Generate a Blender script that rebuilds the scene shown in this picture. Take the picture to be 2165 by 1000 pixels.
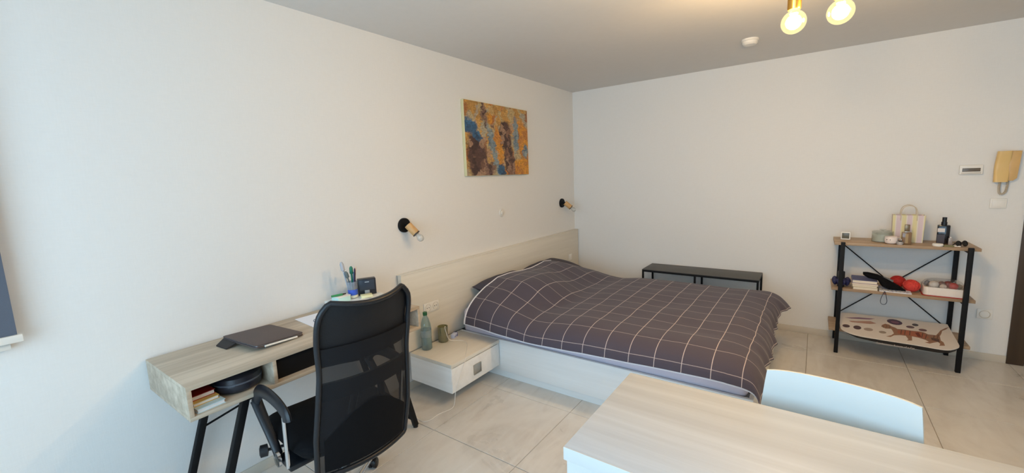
import bpy, bmesh, math, random
from mathutils import Vector, Matrix, noise

# ------------------------------------------------------------------ reset
for o in list(bpy.data.objects):
    bpy.data.objects.remove(o, do_unlink=True)
scene = bpy.context.scene
COL = scene.collection
PI = math.pi
random.seed(7)

# ------------------------------------------------------------------ camera
W, H = 2165, 1000
FPX = 889.675
YAW, PITCH, ROLL = 0.627244, 0.138793, -0.0386688
CAM = Vector((2.30814, 0.0, 1.48590))
fwd = Vector((-math.sin(YAW) * math.cos(PITCH), math.cos(YAW) * math.cos(PITCH), -math.sin(PITCH)))
rgt = fwd.cross(Vector((0, 0, 1))).normalized()
upv = rgt.cross(fwd)
r2 = rgt * math.cos(ROLL) + upv * math.sin(ROLL)
u2 = -rgt * math.sin(ROLL) + upv * math.cos(ROLL)
cd = bpy.data.cameras.new('camera')
cam = bpy.data.objects.new('camera', cd)
COL.objects.link(cam)
M = Matrix((r2, u2, -fwd)).transposed().to_4x4()
M.translation = CAM
cam.matrix_world = M
cd.sensor_fit = 'HORIZONTAL'
cd.sensor_width = 36.0
cd.lens = 36.0 * FPX / W
cd.clip_start = 0.02
scene.camera = cam

def hit(px, py, axis, val):
    """point where the ray through a photo pixel meets an axis-aligned plane"""
    d = r2 * ((px - W / 2) / FPX) - u2 * ((py - H / 2) / FPX) + fwd
    t = (val - CAM[axis]) / d[axis]
    return CAM + d * t

def hitp(px, py, pt, n):
    d = r2 * ((px - W / 2) / FPX) - u2 * ((py - H / 2) / FPX) + fwd
    t = (Vector(pt) - CAM).dot(n) / d.dot(n)
    return CAM + d * t

# ------------------------------------------------------------------ world, light, exposure
SKY_COL = (0.51, 0.75, 1.0)
SKY_STR = 7.2
BULB_W = 46.0
EXPOSURE = -0.10
wd = bpy.data.worlds.new('overcast_sky')
wd.use_nodes = True
scene.world = wd
bg = wd.node_tree.nodes['Background']
bg.inputs[0].default_value = (*SKY_COL, 1)
bg.inputs[1].default_value = SKY_STR
vs = scene.view_settings
vs.view_transform = 'Standard'
vs.look = 'None'
vs.gamma = 1.0
vs.use_curve_mapping = False
vs.exposure = EXPOSURE

RX1 = 4.60          # right wall
RY0, RY1 = -1.30, 4.4614
CH = 2.418
# daylight window in the wall behind the camera
DWX0, DWX1, DWZ0, DWZ1 = 0.40, 3.40, 0.35, 2.33
pl = bpy.data.lights.new('window_portal', 'AREA')
pl.shape = 'RECTANGLE'
pl.size, pl.size_y = DWX1 - DWX0, DWZ1 - DWZ0
pl.cycles.is_portal = True
po = bpy.data.objects.new('window_portal', pl)
COL.objects.link(po)
po.location = ((DWX0 + DWX1) / 2, RY0 - 0.1, (DWZ0 + DWZ1) / 2)
po.rotation_euler = (PI / 2, 0, 0)        # emits along +Y

# ------------------------------------------------------------------ materials
def srgb(r, g, b):
    f = lambda c: (c / 255 / 12.92) if c / 255 <= 0.04045 else ((c / 255 + 0.055) / 1.055) ** 2.4
    return (f(r), f(g), f(b), 1)

class NT:
    def __init__(self, name):
        self.m = bpy.data.materials.new(name)
        self.m.use_nodes = True
        self.t = self.m.node_tree
        self.t.nodes.clear()
        self.out = self.t.nodes.new('ShaderNodeOutputMaterial')
    def n(self, kind, **kw):
        nd = self.t.nodes.new('ShaderNode' + kind)
        for k, v in kw.items():
            if k.startswith('i_'):
                key = k[2:]
                key = int(key) if key.isdigit() else key
                nd.inputs[key].default_value = v
            else:
                setattr(nd, k, v)
        return nd
    def l(self, a, b):
        self.t.links.new(a, b)
    def math(self, op, a, b=None, c=None):
        nd = self.n('Math', operation=op)
        for i, v in enumerate((a, b, c)):
            if v is None:
                continue
            if isinstance(v, (int, float)):
                nd.inputs[i].default_value = v
            else:
                self.l(v, nd.inputs[i])
        return nd.outputs[0]
    def mix(self, fac, a, b):
        nd = self.n('Mix', data_type='RGBA')
        for s, v in ((nd.inputs[0], fac), (nd.inputs[6], a), (nd.inputs[7], b)):
            if isinstance(v, (int, float, tuple)):
                s.default_value = v
            else:
                self.l(v, s)
        return nd.outputs[2]
    def ramp(self, fac, stops):
        nd = self.n('ValToRGB')
        e = nd.color_ramp.elements
        while len(e) < len(stops):
            e.new(0.5)
        for i, (p, c) in enumerate(stops):
            e[i].position = p
            e[i].color = c
        self.l(fac, nd.inputs[0])
        return nd.outputs[0]
    def principled(self, col, rough=0.5, metal=0.0, spec=0.5, bump=None, bstr=0.2, bdist=0.01, **kw):
        p = self.n('BsdfPrincipled')
        if isinstance(col, tuple):
            p.inputs['Base Color'].default_value = col
        else:
            self.l(col, p.inputs['Base Color'])
        if isinstance(rough, (int, float)):
            p.inputs['Roughness'].default_value = rough
        else:
            self.l(rough, p.inputs['Roughness'])
        p.inputs['Metallic'].default_value = metal
        p.inputs['Specular IOR Level'].default_value = spec
        for k, v in kw.items():
            p.inputs[k].default_value = v
        if bump is not None:
            b = self.n('Bump')
            b.inputs['Strength'].default_value = bstr
            b.inputs['Distance'].default_value = bdist
            self.l(bump, b.inputs['Height'])
            self.l(b.outputs[0], p.inputs['Normal'])
        return p
    def done(self, sh):
        self.l(sh.outputs[0] if hasattr(sh, 'outputs') else sh, self.out.inputs[0])
        return self.m

_mc = {}
def plain(name, rgb, rough=0.5, metal=0.0, var=0.06, scale=30.0, spec=0.5, bump=0.0, **kw):
    """one colour with slight procedural unevenness"""
    if name in _mc:
        return _mc[name]
    t = NT(name)
    tc = t.n('TexCoord')
    nz = t.n('TexNoise', i_Scale=scale, i_Detail=3.0)
    t.l(tc.outputs['Object'], nz.inputs['Vector'])
    c = srgb(*rgb)
    a = tuple(min(1, v * (1 - var)) for v in c[:3]) + (1,)
    b = tuple(min(1, v * (1 + var)) for v in c[:3]) + (1,)
    col = t.mix(nz.outputs[0], a, b)
    m = t.done(t.principled(col, rough, metal, spec, nz.outputs[0] if bump else None, bump, 0.002, **kw))
    _mc[name] = m
    return m

def wood(name, light, dark, axis, rough=0.45, scale=1.0, contrast=1.0, coord='Position', spec=0.4):
    """grain streaks running along one axis"""
    t = NT(name)
    if coord == 'Position':
        g = t.n('NewGeometry').outputs['Position']
    else:
        g = t.n('TexCoord').outputs['Object']
    mp = t.n('Mapping')
    s = [28.0 * scale] * 3
    s[axis] = 1.3 * scale
    mp.inputs['Scale'].default_value = s
    t.l(g, mp.inputs[0])
    n1 = t.n('TexNoise', i_Scale=1.0, i_Detail=6.0, i_Roughness=0.6, i_Distortion=0.4)
    t.l(mp.outputs[0], n1.inputs['Vector'])
    mp2 = t.n('Mapping')
    s2 = [7.0 * scale] * 3
    s2[axis] = 0.5 * scale
    mp2.inputs['Scale'].default_value = s2
    t.l(g, mp2.inputs[0])
    n2 = t.n('TexNoise', i_Scale=1.0, i_Detail=3.0)
    t.l(mp2.outputs[0], n2.inputs['Vector'])
    f = t.math('ADD', t.math('MULTIPLY', n1.outputs[0], 0.65), t.math('MULTIPLY', n2.outputs[0], 0.35))
    h = 0.16 / contrast
    col = t.ramp(f, [(0.5 - h, srgb(*dark)), (0.5 + h, srgb(*light))])
    return t.done(t.principled(col, rough, 0, spec, n1.outputs[0], 0.08, 0.002))

# --- surfaces
def wall_mat(name, rgb, weave=0.25):
    t = NT(name)
    g = t.n('NewGeometry').outputs['Position']
    mp = t.n('Mapping')
    mp.inputs['Scale'].default_value = (180, 180, 22)
    t.l(g, mp.inputs[0])
    a = t.n('TexNoise', i_Scale=1.0, i_Detail=2.0)
    t.l(mp.outputs[0], a.inputs['Vector'])
    mp2 = t.n('Mapping')
    mp2.inputs['Scale'].default_value = (22, 22, 180)
    t.l(g, mp2.inputs[0])
    b = t.n('TexNoise', i_Scale=1.0, i_Detail=2.0)
    t.l(mp2.outputs[0], b.inputs['Vector'])
    f = t.math('MULTIPLY', t.math('ADD', a.outputs[0], b.outputs[0]), 0.5)
    c = srgb(*rgb)
    col = t.mix(f, tuple(v * 0.955 for v in c[:3]) + (1,), tuple(min(1, v * 1.035) for v in c[:3]) + (1,))
    return t.done(t.principled(col, 0.85, 0, 0.2, f, weave, 0.002))

M_WALL = wall_mat('woven_wallpaper', (232, 230, 226))
M_CEIL = wall_mat('ceiling_paint', (224, 221, 217), 0.05)

def tile_mat():
    t = NT('stone_tile')
    g = t.n('NewGeometry').outputs['Position']
    n1 = t.n('TexNoise', i_Scale=2.2, i_Detail=7.0, i_Roughness=0.62, i_Distortion=1.2)
    t.l(g, n1.inputs['Vector'])
    mp = t.n('Mapping')
    mp.inputs['Scale'].default_value = (9, 2.5, 4)
    mp.inputs['Rotation'].default_value = (0, 0, 0.5)
    t.l(g, mp.inputs[0])
    n2 = t.n('TexNoise', i_Scale=1.0, i_Detail=5.0, i_Distortion=2.0)
    t.l(mp.outputs[0], n2.inputs['Vector'])
    f = t.math('ADD', t.math('MULTIPLY', n1.outputs[0], 0.6), t.math('MULTIPLY', n2.outputs[0], 0.4))
    col = t.ramp(f, [(0.33, srgb(198, 192, 184)), (0.5, srgb(213, 209, 202)), (0.68, srgb(222, 219, 213))])
    r = t.math('ADD', t.math('MULTIPLY', n1.outputs[0], 0.2), 0.2)
    return t.done(t.principled(col, r, 0, 0.45))
M_TILE = tile_mat()
M_GROUT = plain('tile_grout', (158, 148, 134), 0.9)
M_SKIRT = plain('baseboard_stone', (206, 197, 182), 0.4, var=0.04, scale=8)
M_DESK = wood('grey_oak_veneer', (206, 191, 170), (160, 143, 122), 1, 0.5)
M_TABLE = wood('white_ash_laminate', (202, 208, 214), (178, 183, 188), 0, 0.42, 0.8, 0.9)
M_TABLEF = plain('white_lacquer_front', (216, 215, 211), 0.35, var=0.02)
M_BEDW = wood('white_washed_wood', (244, 243, 240), (232, 230, 226), 0, 0.45, 0.7)
M_HEAD = wood('cream_washed_wood', (230, 224, 211), (218, 211, 197), 1, 0.5, 0.8)
M_NSTOP = wood('cream_wood_top', (232, 226, 213), (221, 214, 200), 1, 0.45, 0.8)
M_SHELF = wood('sonoma_oak', (186, 160, 130), (152, 124, 97), 0, 0.5, 0.9)
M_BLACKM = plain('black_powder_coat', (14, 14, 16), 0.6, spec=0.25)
M_BLACKF = plain('black_fabric', (9, 9, 12), 0.9, var=0.3, scale=400, spec=0.2, bump=0.3)
M_BLACKP = plain('black_plastic', (22, 24, 29), 0.42, var=0.1)
M_BLACKL = plain('black_leatherette', (20, 20, 23), 0.55, var=0.1, scale=200, spec=0.35, bump=0.2)
M_CHROME = plain('chrome', (215, 217, 220), 0.15, 1.0, var=0.02)
M_NICKEL = plain('satin_nickel', (186, 180, 170), 0.38, 0.85, var=0.03)
M_WHITEP = plain('white_plastic', (236, 232, 224), 0.35, var=0.02)
M_GLOSSW = plain('glossy_white_shell', (226, 230, 227), 0.12, var=0.01, scale=3)
M_DOORF = wood('dark_wenge', (78, 62, 47), (58, 45, 34), 2, 0.4, 0.8)
M_DOORP = plain('grey_door_panel', (120, 112, 104), 0.4)
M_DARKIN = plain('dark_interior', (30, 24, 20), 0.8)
M_BLIND = plain('slate_blind_fabric', (92, 98, 110), 0.9, var=0.06, scale=250, bump=0.2)
M_LAMPW = wood('light_beech', (214, 172, 118), (192, 146, 92), 2, 0.45, 1.5, coord='Object')
M_BRASS = plain('brushed_brass', (214, 168, 84), 0.3, 1.0, var=0.05)
M_PHONE = plain('aged_cream_plastic', (226, 190, 124), 0.4, var=0.03)
M_SHEET = plain('lavender_sheet', (214, 206, 218), 0.85, var=0.03, scale=60, bump=0.2)
M_LINING = plain('white_duvet_lining', (226, 222, 226), 0.85, var=0.03, scale=80)
M_PILLOW = plain('charcoal_pillowcase', (70, 66, 76), 0.9, var=0.12, scale=200, bump=0.2)
M_GLASSB = None

def thin_glass(name, tint, refl=0.08, alpha=0.9, rough=0.05):
    """thin clear wall: mostly lets light through, tinted, with a glossy share"""
    t = NT(name)
    tr = t.n('BsdfTransparent')
    tr.inputs[0].default_value = (*tint, 1)
    gl = t.n('BsdfGlossy')
    gl.inputs['Roughness'].default_value = rough
    df = t.n('BsdfDiffuse')
    df.inputs[0].default_value = (*[c * 0.7 for c in tint], 1)
    lw = t.n('LayerWeight', i_Blend=0.35)
    m1 = t.n('MixShader')
    m1.inputs[0].default_value = alpha
    t.l(df.outputs[0], m1.inputs[1])
    t.l(tr.outputs[0], m1.inputs[2])
    m2 = t.n('MixShader')
    t.l(t.math('ADD', t.math('MULTIPLY', lw.outputs['Facing'], 0.35), refl), m2.inputs[0])
    t.l(m1.outputs[0], m2.inputs[1])
    t.l(gl.outputs[0], m2.inputs[2])
    return t.done(m2)
M_PANE = thin_glass('window_glass', (0.97, 0.99, 0.98), 0.03, 1.0, 0.0)

def mesh_fabric():
    t = NT('black_chair_mesh')
    lw = t.n('LayerWeight', i_Blend=0.3)
    hole = t.math('MULTIPLY', t.math('SUBTRACT', 1.0, lw.outputs['Facing']), 0.17)
    tr = t.n('BsdfTransparent')
    p = t.principled(srgb(18, 18, 22), 0.7, 0, 0.3)
    mx = t.n('MixShader')
    t.l(hole, mx.inputs[0])
    t.l(p.outputs[0], mx.inputs[1])
    t.l(tr.outputs[0], mx.inputs[2])
    return t.done(mx)
M_MESH = mesh_fabric()

def emit(name, rgb, strength):
    t = NT(name)
    e = t.n('Emission')
    e.inputs[0].default_value = (*rgb, 1)
    e.inputs[1].default_value = strength
    return t.done(e)

# ------------------------------------------------------------------ geometry helpers
class MB:
    def __init__(self):
        self.bm = bmesh.new()
    def _merge(self, other):
        me = bpy.data.meshes.new('tmp')
        other.to_mesh(me)
        other.free()
        self.bm.from_mesh(me)
        bpy.data.meshes.remove(me)
        return self
    def box(self, x0, x1, y0, y1, z0, z1, bev=0.0, seg=2, rot=None, piv=None):
        b = bmesh.new()
        bmesh.ops.create_cube(b, size=1.0)
        for v in b.verts:
            v.co = Vector(((x0 + x1) / 2 + v.co.x * (x1 - x0), (y0 + y1) / 2 + v.co.y * (y1 - y0),
                           (z0 + z1) / 2 + v.co.z * (z1 - z0)))
        if bev > 0:
            bmesh.ops.bevel(b, geom=list(b.edges), offset=bev, segments=seg, profile=0.5, affect='EDGES')
        if rot is not None:
            c = Vector(piv) if piv else Vector(((x0 + x1) / 2, (y0 + y1) / 2, (z0 + z1) / 2))
            for v in b.verts:
                v.co = c + rot @ (v.co - c)
        return self._merge(b)
    def beam(self, p0, p1, w, d=None, bev=0.0, up=(0, 0, 1)):
        """square bar from p0 to p1"""
        p0, p1 = Vector(p0), Vector(p1)
        d = d or w
        ax = (p1 - p0)
        L = ax.length
        ax.normalize()
        upx = Vector(up)
        if abs(ax.dot(upx)) > 0.95:
            upx = Vector((1, 0, 0))
        s = ax.cross(upx).normalized()
        t = s.cross(ax)
        b = bmesh.new()
        bmesh.ops.create_cube(b, size=1.0)
        for v in b.verts:
            v.co = Vector((v.co.x * w, v.co.y * d, v.co.z * L))
        if bev > 0:
            bmesh.ops.bevel(b, geom=list(b.edges), offset=bev, segments=2, profile=0.5, affect='EDGES')
        mid = (p0 + p1) / 2
        for v in b.verts:
            v.co = mid + s * v.co.x + t * v.co.y + ax * v.co.z
        bmesh.ops.recalc_face_normals(b, faces=list(b.faces))
        return self._merge(b)
    def lathe(self, prof, base=(0, 0, 0), axis=(0, 0, 1), seg=28, caps=True):
        """prof: list of (radius, height along axis)"""
        b = bmesh.new()
        base = Vector(base)
        ax = Vector(axis).normalized()
        ref = Vector((1, 0, 0)) if abs(ax.x) < 0.9 else Vector((0, 1, 0))
        s = ax.cross(ref).normalized()
        t = ax.cross(s)
        rings = []
        for r, z in prof:
            if r < 1e-6:
                rings.append([b.verts.new(base + ax * z)])
            else:
                rings.append([b.verts.new(base + ax * z + (s * math.cos(2 * PI * k / seg) + t * math.sin(2 * PI * k / seg)) * r)
                              for k in range(seg)])
        for i in range(len(rings) - 1):
            A, Bq = rings[i], rings[i + 1]
            for k in range(seg):
                k2 = (k + 1) % seg
                if len(A) == 1 and len(Bq) == 1:
                    continue
                if len(A) == 1:
                    b.faces.new((A[0], Bq[k], Bq[k2]))
                elif len(Bq) == 1:
                    b.faces.new((A[k], Bq[0], A[k2]))
                else:
                    b.faces.new((A[k], Bq[k], Bq[k2], A[k2]))
        if caps:
            for rg in (rings[0], rings[-1]):
                if len(rg) > 2:
                    b.faces.new(rg)
        bmesh.ops.recalc_face_normals(b, faces=list(b.faces))
        return self._merge(b)
    def cyl(self, p0, p1, r0, r1=None, seg=20):
        p0, p1 = Vector(p0), Vector(p1)
        r1 = r0 if r1 is None else r1
        return self.lathe([(r0, 0), (r1, (p1 - p0).length)], p0, p1 - p0, seg)
    def ball(self, c, rx, ry=None, rz=None, u=24, v=14):
        ry = rx if ry is None else ry
        rz = rx if rz is None else rz
        b = bmesh.new()
        bmesh.ops.create_uvsphere(b, u_segments=u, v_segments=v, radius=1.0)
        for q in b.verts:
            q.co = Vector((c[0] + q.co.x * rx, c[1] + q.co.y * ry, c[2] + q.co.z * rz))
        return self._merge(b)
    def tube(self, pts, r, seg=8, closed=False, smooth=0):
        pts = [Vector(q) for q in pts]
        for _ in range(smooth):
            n = []
            m = len(pts)
            rng = range(m if closed else m - 1)
            if not closed:
                n.append(pts[0])
            for i in rng:
                a, c = pts[i], pts[(i + 1) % m]
                n += [a * 0.75 + c * 0.25, a * 0.25 + c * 0.75]
            if not closed:
                n.append(pts[-1])
            pts = n
        b = bmesh.new()
        m = len(pts)
        rings = []
        prev = None
        for i, q in enumerate(pts):
            if closed:
                tg = (pts[(i + 1) % m] - pts[i - 1]).normalized()
            else:
                tg = (pts[min(i + 1, m - 1)] - pts[max(i - 1, 0)]).normalized()
            if prev is None:
                ref = Vector((0, 0, 1)) if abs(tg.z) < 0.9 else Vector((1, 0, 0))
                s = tg.cross(ref).normalized()
            else:
                s = (prev - tg * prev.dot(tg)).normalized()
            prev = s
            t = tg.cross(s)
            rr = r(i / (m - 1)) if callable(r) else r
            rx, ry = rr if isinstance(rr, tuple) else (rr, rr)
            rings.append([b.verts.new(q + s * math.cos(2 * PI * k / seg) * rx + t * math.sin(2 * PI * k / seg) * ry) for k in range(seg)])
        for i in range(m if closed else m - 1):
            A, Bq = rings[i], rings[(i + 1) % m]
            for k in range(seg):
                k2 = (k + 1) % seg
                b.faces.new((A[k], A[k2], Bq[k2], Bq[k]))
        if not closed:
            b.faces.new(rings[0])
            b.faces.new(rings[-1])
        bmesh.ops.recalc_face_normals(b, faces=list(b.faces))
        return self._merge(b)
    def prism(self, outline, z0, z1, fn=None, bev=0.0):
        """extrude a 2D outline; fn maps (x, y, z) to a point"""
        fn = fn or (lambda x, y, z: Vector((x, y, z)))
        b = bmesh.new()
        lo = [b.verts.new(Vector((x, y, z0))) for x, y in outline]
        hi = [b.verts.new(Vector((x, y, z1))) for x, y in outline]
        n = len(outline)
        b.faces.new(lo[::-1])
        top = b.faces.new(hi)
        for i in range(n):
            j = (i + 1) % n
            b.faces.new((lo[i], lo[j], hi[j], hi[i]))
        if bev > 0:
            bmesh.ops.bevel(b, geom=[e for e in b.edges if abs(e.verts[0].co.z - e.verts[1].co.z) < 1e-7], offset=bev,
                            segments=2, profile=0.5, affect='EDGES')
        for v in b.verts:
            v.co = fn(*v.co)
        bmesh.ops.recalc_face_normals(b, faces=list(b.faces))
        return self._merge(b)
    def sheet(self, nu, nv, fn, thick=0.0, uvfn=None):
        """grid surface fn(u, v) -> Vector with u, v in 0..1; thick gives it a second side along -normal"""
        b = bmesh.new()
        vs_ = [[b.verts.new(fn(i / nu, j / nv)) for j in range(nv + 1)] for i in range(nu + 1)]
        uvl = b.loops.layers.uv.new('uv') if uvfn else None
        def addf(q, idx):
            f = b.faces.new(q)
            if uvl:
                for lp, (i, j) in zip(f.loops, idx):
                    lp[uvl].uv = uvfn(i / nu, j / nv)
        for i in range(nu):
            for j in range(nv):
                idx = ((i, j), (i + 1, j), (i + 1, j + 1), (i, j + 1))
                addf([vs_[a][c] for a, c in idx], idx)
        if thick:
            b.normal_update()
            for v in b.verts:
                v.normal_update()
            w = [[b.verts.new(vs_[i][j].co - vs_[i][j].normal * thick) for j in range(nv + 1)] for i in range(nu + 1)]
            for i in range(nu):
                for j in range(nv):
                    idx = ((i, j), (i, j + 1), (i + 1, j + 1), (i + 1, j))
                    addf([w[a][c] for a, c in idx], idx)
            ring = [(i, 0) for i in range(nu)] + [(nu, j) for j in range(nv)] + [(i, nv) for i in range(nu, 0, -1)] + [(0, j) for j in range(nv, 0, -1)]
            for k in range(len(ring)):
                a, c = ring[k], ring[(k + 1) % len(ring)]
                q = [vs_[a[0]][a[1]], w[a[0]][a[1]], w[c[0]][c[1]], vs_[c[0]][c[1]]]
                f = b.faces.new(q)
                if uvl:
                    for lp, (i, j) in zip(f.loops, (a, a, c, c)):
                        lp[uvl].uv = uvfn(i / nu, j / nv)
            bmesh.ops.recalc_face_normals(b, faces=list(b.faces))
        return self._merge(b)
    def build(self, name, mat, parent=None, smooth=40, loc=None, rot=None):
        me = bpy.data.meshes.new(name)
        self.bm.to_mesh(me)
        self.bm.free()
        me.materials.append(mat)
        if smooth:
            me.shade_smooth()
            me.set_sharp_from_angle(angle=math.radians(smooth))
        o = bpy.data.objects.new(name, me)
        COL.objects.link(o)
        if parent is not None:
            o.parent = parent
        if loc is not None:
            o.location = loc
        if rot is not None:
            o.rotation_euler = rot
        return o

def interp(tab, x):
    if x <= tab[0][0]:
        return tab[0][1]
    for (a, va), (c, vc) in zip(tab, tab[1:]):
        if x <= c:
            k = (x - a) / (c - a)
            return va + (vc - va) * k
    return tab[-1][1]
def tag(o, label, cat, group=None):
    o['label'] = label
    o['category'] = cat
    if group:
        o['group'] = group
    return o

def thing(name, label, cat, loc=(0, 0, 0), rotz=0.0, group=None):
    o = bpy.data.objects.new(name, None)
    o.empty_display_size = 0.1
    COL.objects.link(o)
    o.location = loc
    o.rotation_euler = (0, 0, rotz)
    return tag(o, label, cat, group)

def struct(o, label=None):
    o['kind'] = 'structure'
    if label:
        o['label'] = label
    return o

def text_part(name, body, size, mat, parent, loc, rot):
    cu = bpy.data.curves.new(name, 'FONT')
    cu.body = body
    cu.size = size
    cu.align_x = 'CENTER'
    cu.align_y = 'CENTER'
    cu.extrude = 0.0004
    tmp = bpy.data.objects.new(name + '_tmp', cu)
    COL.objects.link(tmp)
    dg = bpy.context.evaluated_depsgraph_get()
    me = bpy.data.meshes.new_from_object(tmp.evaluated_get(dg))
    bpy.data.objects.remove(tmp, do_unlink=True)
    me.name = name
    me.materials.clear()
    me.materials.append(mat)
    o = bpy.data.objects.new(name, me)
    COL.objects.link(o)
    o.parent = parent
    o.location = loc
    o.rotation_euler = rot
    return o

# ================================================================== ROOM SHELL
floor = struct(MB().box(-0.02, RX1 + 0.02, RY0 - 0.02, RY1 + 0.20, -0.06, -0.004).build('floor', M_GROUT),
               'large pale stone floor tiles with thin grey joints')
TP, TX0, TY0 = 0.601, 0.510 - 0.601, 1.602 - 0.601 * 6
tile_cache = {}
def tile(x0, x1, y0, y1):
    w, d = round(x1 - x0, 4), round(y1 - y0, 4)
    if (w, d) not in tile_cache:
        b = MB().box(-w / 2, w / 2, -d / 2, d / 2, -0.010, 0.0, 0.0012, 1)
        o = b.build('tile', M_TILE, floor, 30)
        tile_cache[(w, d)] = o.data
    else:
        o = bpy.data.objects.new('tile', tile_cache[(w, d)])
        COL.objects.link(o)
        o.parent = floor
    o.location = ((x0 + x1) / 2, (y0 + y1) / 2, 0)
G = 0.0016
for i in range(0, 9):
    for j in range(0, 13):
        a0, a1 = max(0.0, TX0 + TP * i + G), min(RX1, TX0 + TP * (i + 1) - G)
        b0, b1 = max(RY0, TY0 + TP * j + G), min(RY1, TY0 + TP * (j + 1) - G)
        if a1 - a0 > 0.02 and b1 - b0 > 0.02:
            tile(a0, a1, b0, b1)

struct(MB().box(-0.2, RX1 + 0.2, RY0 - 0.2, RY1 + 0.2, CH, CH + 0.12).build('ceiling', M_CEIL), 'plain grey white painted ceiling')

def wall_y(name, y0, y1, x0, x1, hole, label):
    hx0, hx1, hz0, hz1 = hole
    b = MB().box(x0, hx0, y0, y1, 0, CH).box(hx1, x1, y0, y1, 0, CH)
    b.box(hx0, hx1, y0, y1, hz1, CH)
    if hz0 > 0:
        b.box(hx0, hx1, y0, y1, 0, hz0)
    return struct(b.build(name, M_WALL, smooth=0), label)
DX0, DX1, DZ1 = 3.500, 4.420, 2.10
wall_y('wall_back', RY1, RY1 + 0.16, -0.16, RX1 + 0.16, (DX0, DX1, 0, DZ1), 'cream wallpapered wall behind the bed and shelf')
wall_y('wall_front', RY0 - 0.2, RY0, -0.16, RX1 + 0.16, (DWX0, DWX1, DWZ0, DWZ1), 'wall behind the viewer with the daylight window')
LWY0, LWY1, LWZ0, LWZ1 = -1.10, 0.06, 1.00, 2.18
b = MB().box(-0.2, 0, RY0, LWY0, 0, CH).box(-0.2, 0, LWY1, RY1, 0, CH).box(-0.2, 0, LWY0, LWY1, 0, LWZ0).box(-0.2, 0, LWY0, LWY1, LWZ1, CH)
struct(b.build('wall_left', M_WALL, smooth=0), 'white wallpapered wall carrying the painting and two wall lamps')
struct(MB().box(RX1, RX1 + 0.16, RY0, RY1, 0, CH).build('wall_right', M_WALL, smooth=0), 'plain side wall on the right')

# window behind the viewer
def window(name, axis, a0, a1, z0, z1, pos, panes, label):
    b = MB()
    f = 0.055
    def bx(p0, p1, q0, q1, dpt=0.03):
        if axis == 'x':
            b.box(p0, p1, pos - dpt, pos + dpt, q0, q1, 0.004)
        else:
            b.box(pos - dpt, pos + dpt, p0, p1, q0, q1, 0.004)
    bx(a0, a1, z0, z0 + f); bx(a0, a1, z1 - f, z1); bx(a0, a0 + f, z0 + f, z1 - f); bx(a1 - f, a1, z0 + f, z1 - f)
    w = (a1 - a0) / panes
    for k in range(1, panes):
        bx(a0 + w * k - f / 2, a0 + w * k + f / 2, z0 + f, z1 - f)
    o = struct(b.build(name, M_WHITEP), label)
    for k in range(panes):
        g = MB()
        p0 = a0 + w * k + (f if k == 0 else f / 2)
        p1 = a0 + w * (k + 1) - (f if k == panes - 1 else f / 2)
        if axis == 'x':
            g.box(p0, p1, pos - 0.004, pos + 0.004, z0 + f, z1 - f)
        else:
            g.box(pos - 0.004, pos + 0.004, p0, p1, z0 + f, z1 - f)
        g.build('pane', M_PANE, o)
    return o
window('window_1', 'y', LWY0, LWY1, LWZ0, LWZ1, -0.12, 2, 'white framed window hidden by the slate blind')
window('window_2', 'x', DWX0, DWX1, DWZ0, DWZ1, RY0 - 0.06, 3, 'wide white framed daylight window behind the viewer')

# baseboards
BH = 0.055
def skirt(name, *a):
    struct(MB().box(*a, 0.002).build(name, M_SKIRT), 'low stone tile baseboard')
skirt('baseboard_left', 0.0, 0.010, RY0, RY1 - 0.011, 0.0, BH)
skirt('baseboard_back', 0.0, DX0 - 0.001, RY1 - 0.010, RY1, 0.0, BH)
skirt('baseboard_right', RX1 - 0.010, RX1, RY0, RY1 - 0.011, 0.0, BH)
skirt('baseboard_front', 0.011, RX1 - 0.011, RY0, RY0 + 0.010, 0.0, BH)

# door in the back wall, right
d = struct(MB().box(DX0, DX0 + 0.085, RY1 - 0.012, RY1 + 0.15, 0, DZ1, 0.002).box(DX1 - 0.085, DX1, RY1 - 0.012, RY1 + 0.15, 0, DZ1, 0.002)
           .box(DX0 + 0.085, DX1 - 0.085, RY1 - 0.012, RY1 + 0.15, DZ1 - 0.085, DZ1, 0.002).build('door_1', M_DOORF), 'dark brown door with wide frame')
leaf = MB().box(DX0 + 0.0845, DX1 - 0.0845, RY1 + 0.05, RY1 + 0.09, -0.003, DZ1 - 0.085, 0.0).build('door_leaf', M_DOORF, d)
MB().box(DX0 + 0.16, DX1 - 0.16, RY1 + 0.044, RY1 + 0.05, 0.10, 0.95, 0.002).build('panel', M_DOORP, leaf)
MB().box(DX0 + 0.16, DX1 - 0.16, RY1 + 0.044, RY1 + 0.05, 1.05, 1.92, 0.002).build('panel', M_DOORP, leaf)
hb = MB().cyl((DX1 - 0.14, RY1 + 0.05, 1.02), (DX1 - 0.14, RY1 + 0.0, 1.02), 0.009).cyl((DX1 - 0.14, RY1 + 0.005, 1.02), (DX1 - 0.26, RY1 + 0.005, 1.02), 0.009)
hb.build('handle', M_NICKEL, leaf)

# ================================================================== ROLLER BLIND (left wall)
t = thing('roller_blind', 'slate grey roller blind with white bottom bar at left edge', 'blind', (0, 0, 0.975))
BLY0, BLY1 = -1.16, 0.140
MB().box(0.044, 0.0465, BLY0, BLY1 - 0.012, 0.03, 1.30).build('fabric', M_BLIND, t)
MB().box(0.034, 0.056, BLY0, BLY1, 0.004, 0.031, 0.003).build('bottom_bar', M_WHITEP, t)
MB().box(0.0, 0.075, BLY0, BLY1, 1.30, 1.385, 0.006).build('cassette', M_WHITEP, t)
MB().box(0.0, 0.030, BLY0, BLY1 - 0.03, -0.022, -0.002, 0.003).build('sill_rail', M_WHITEP, t)

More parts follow.
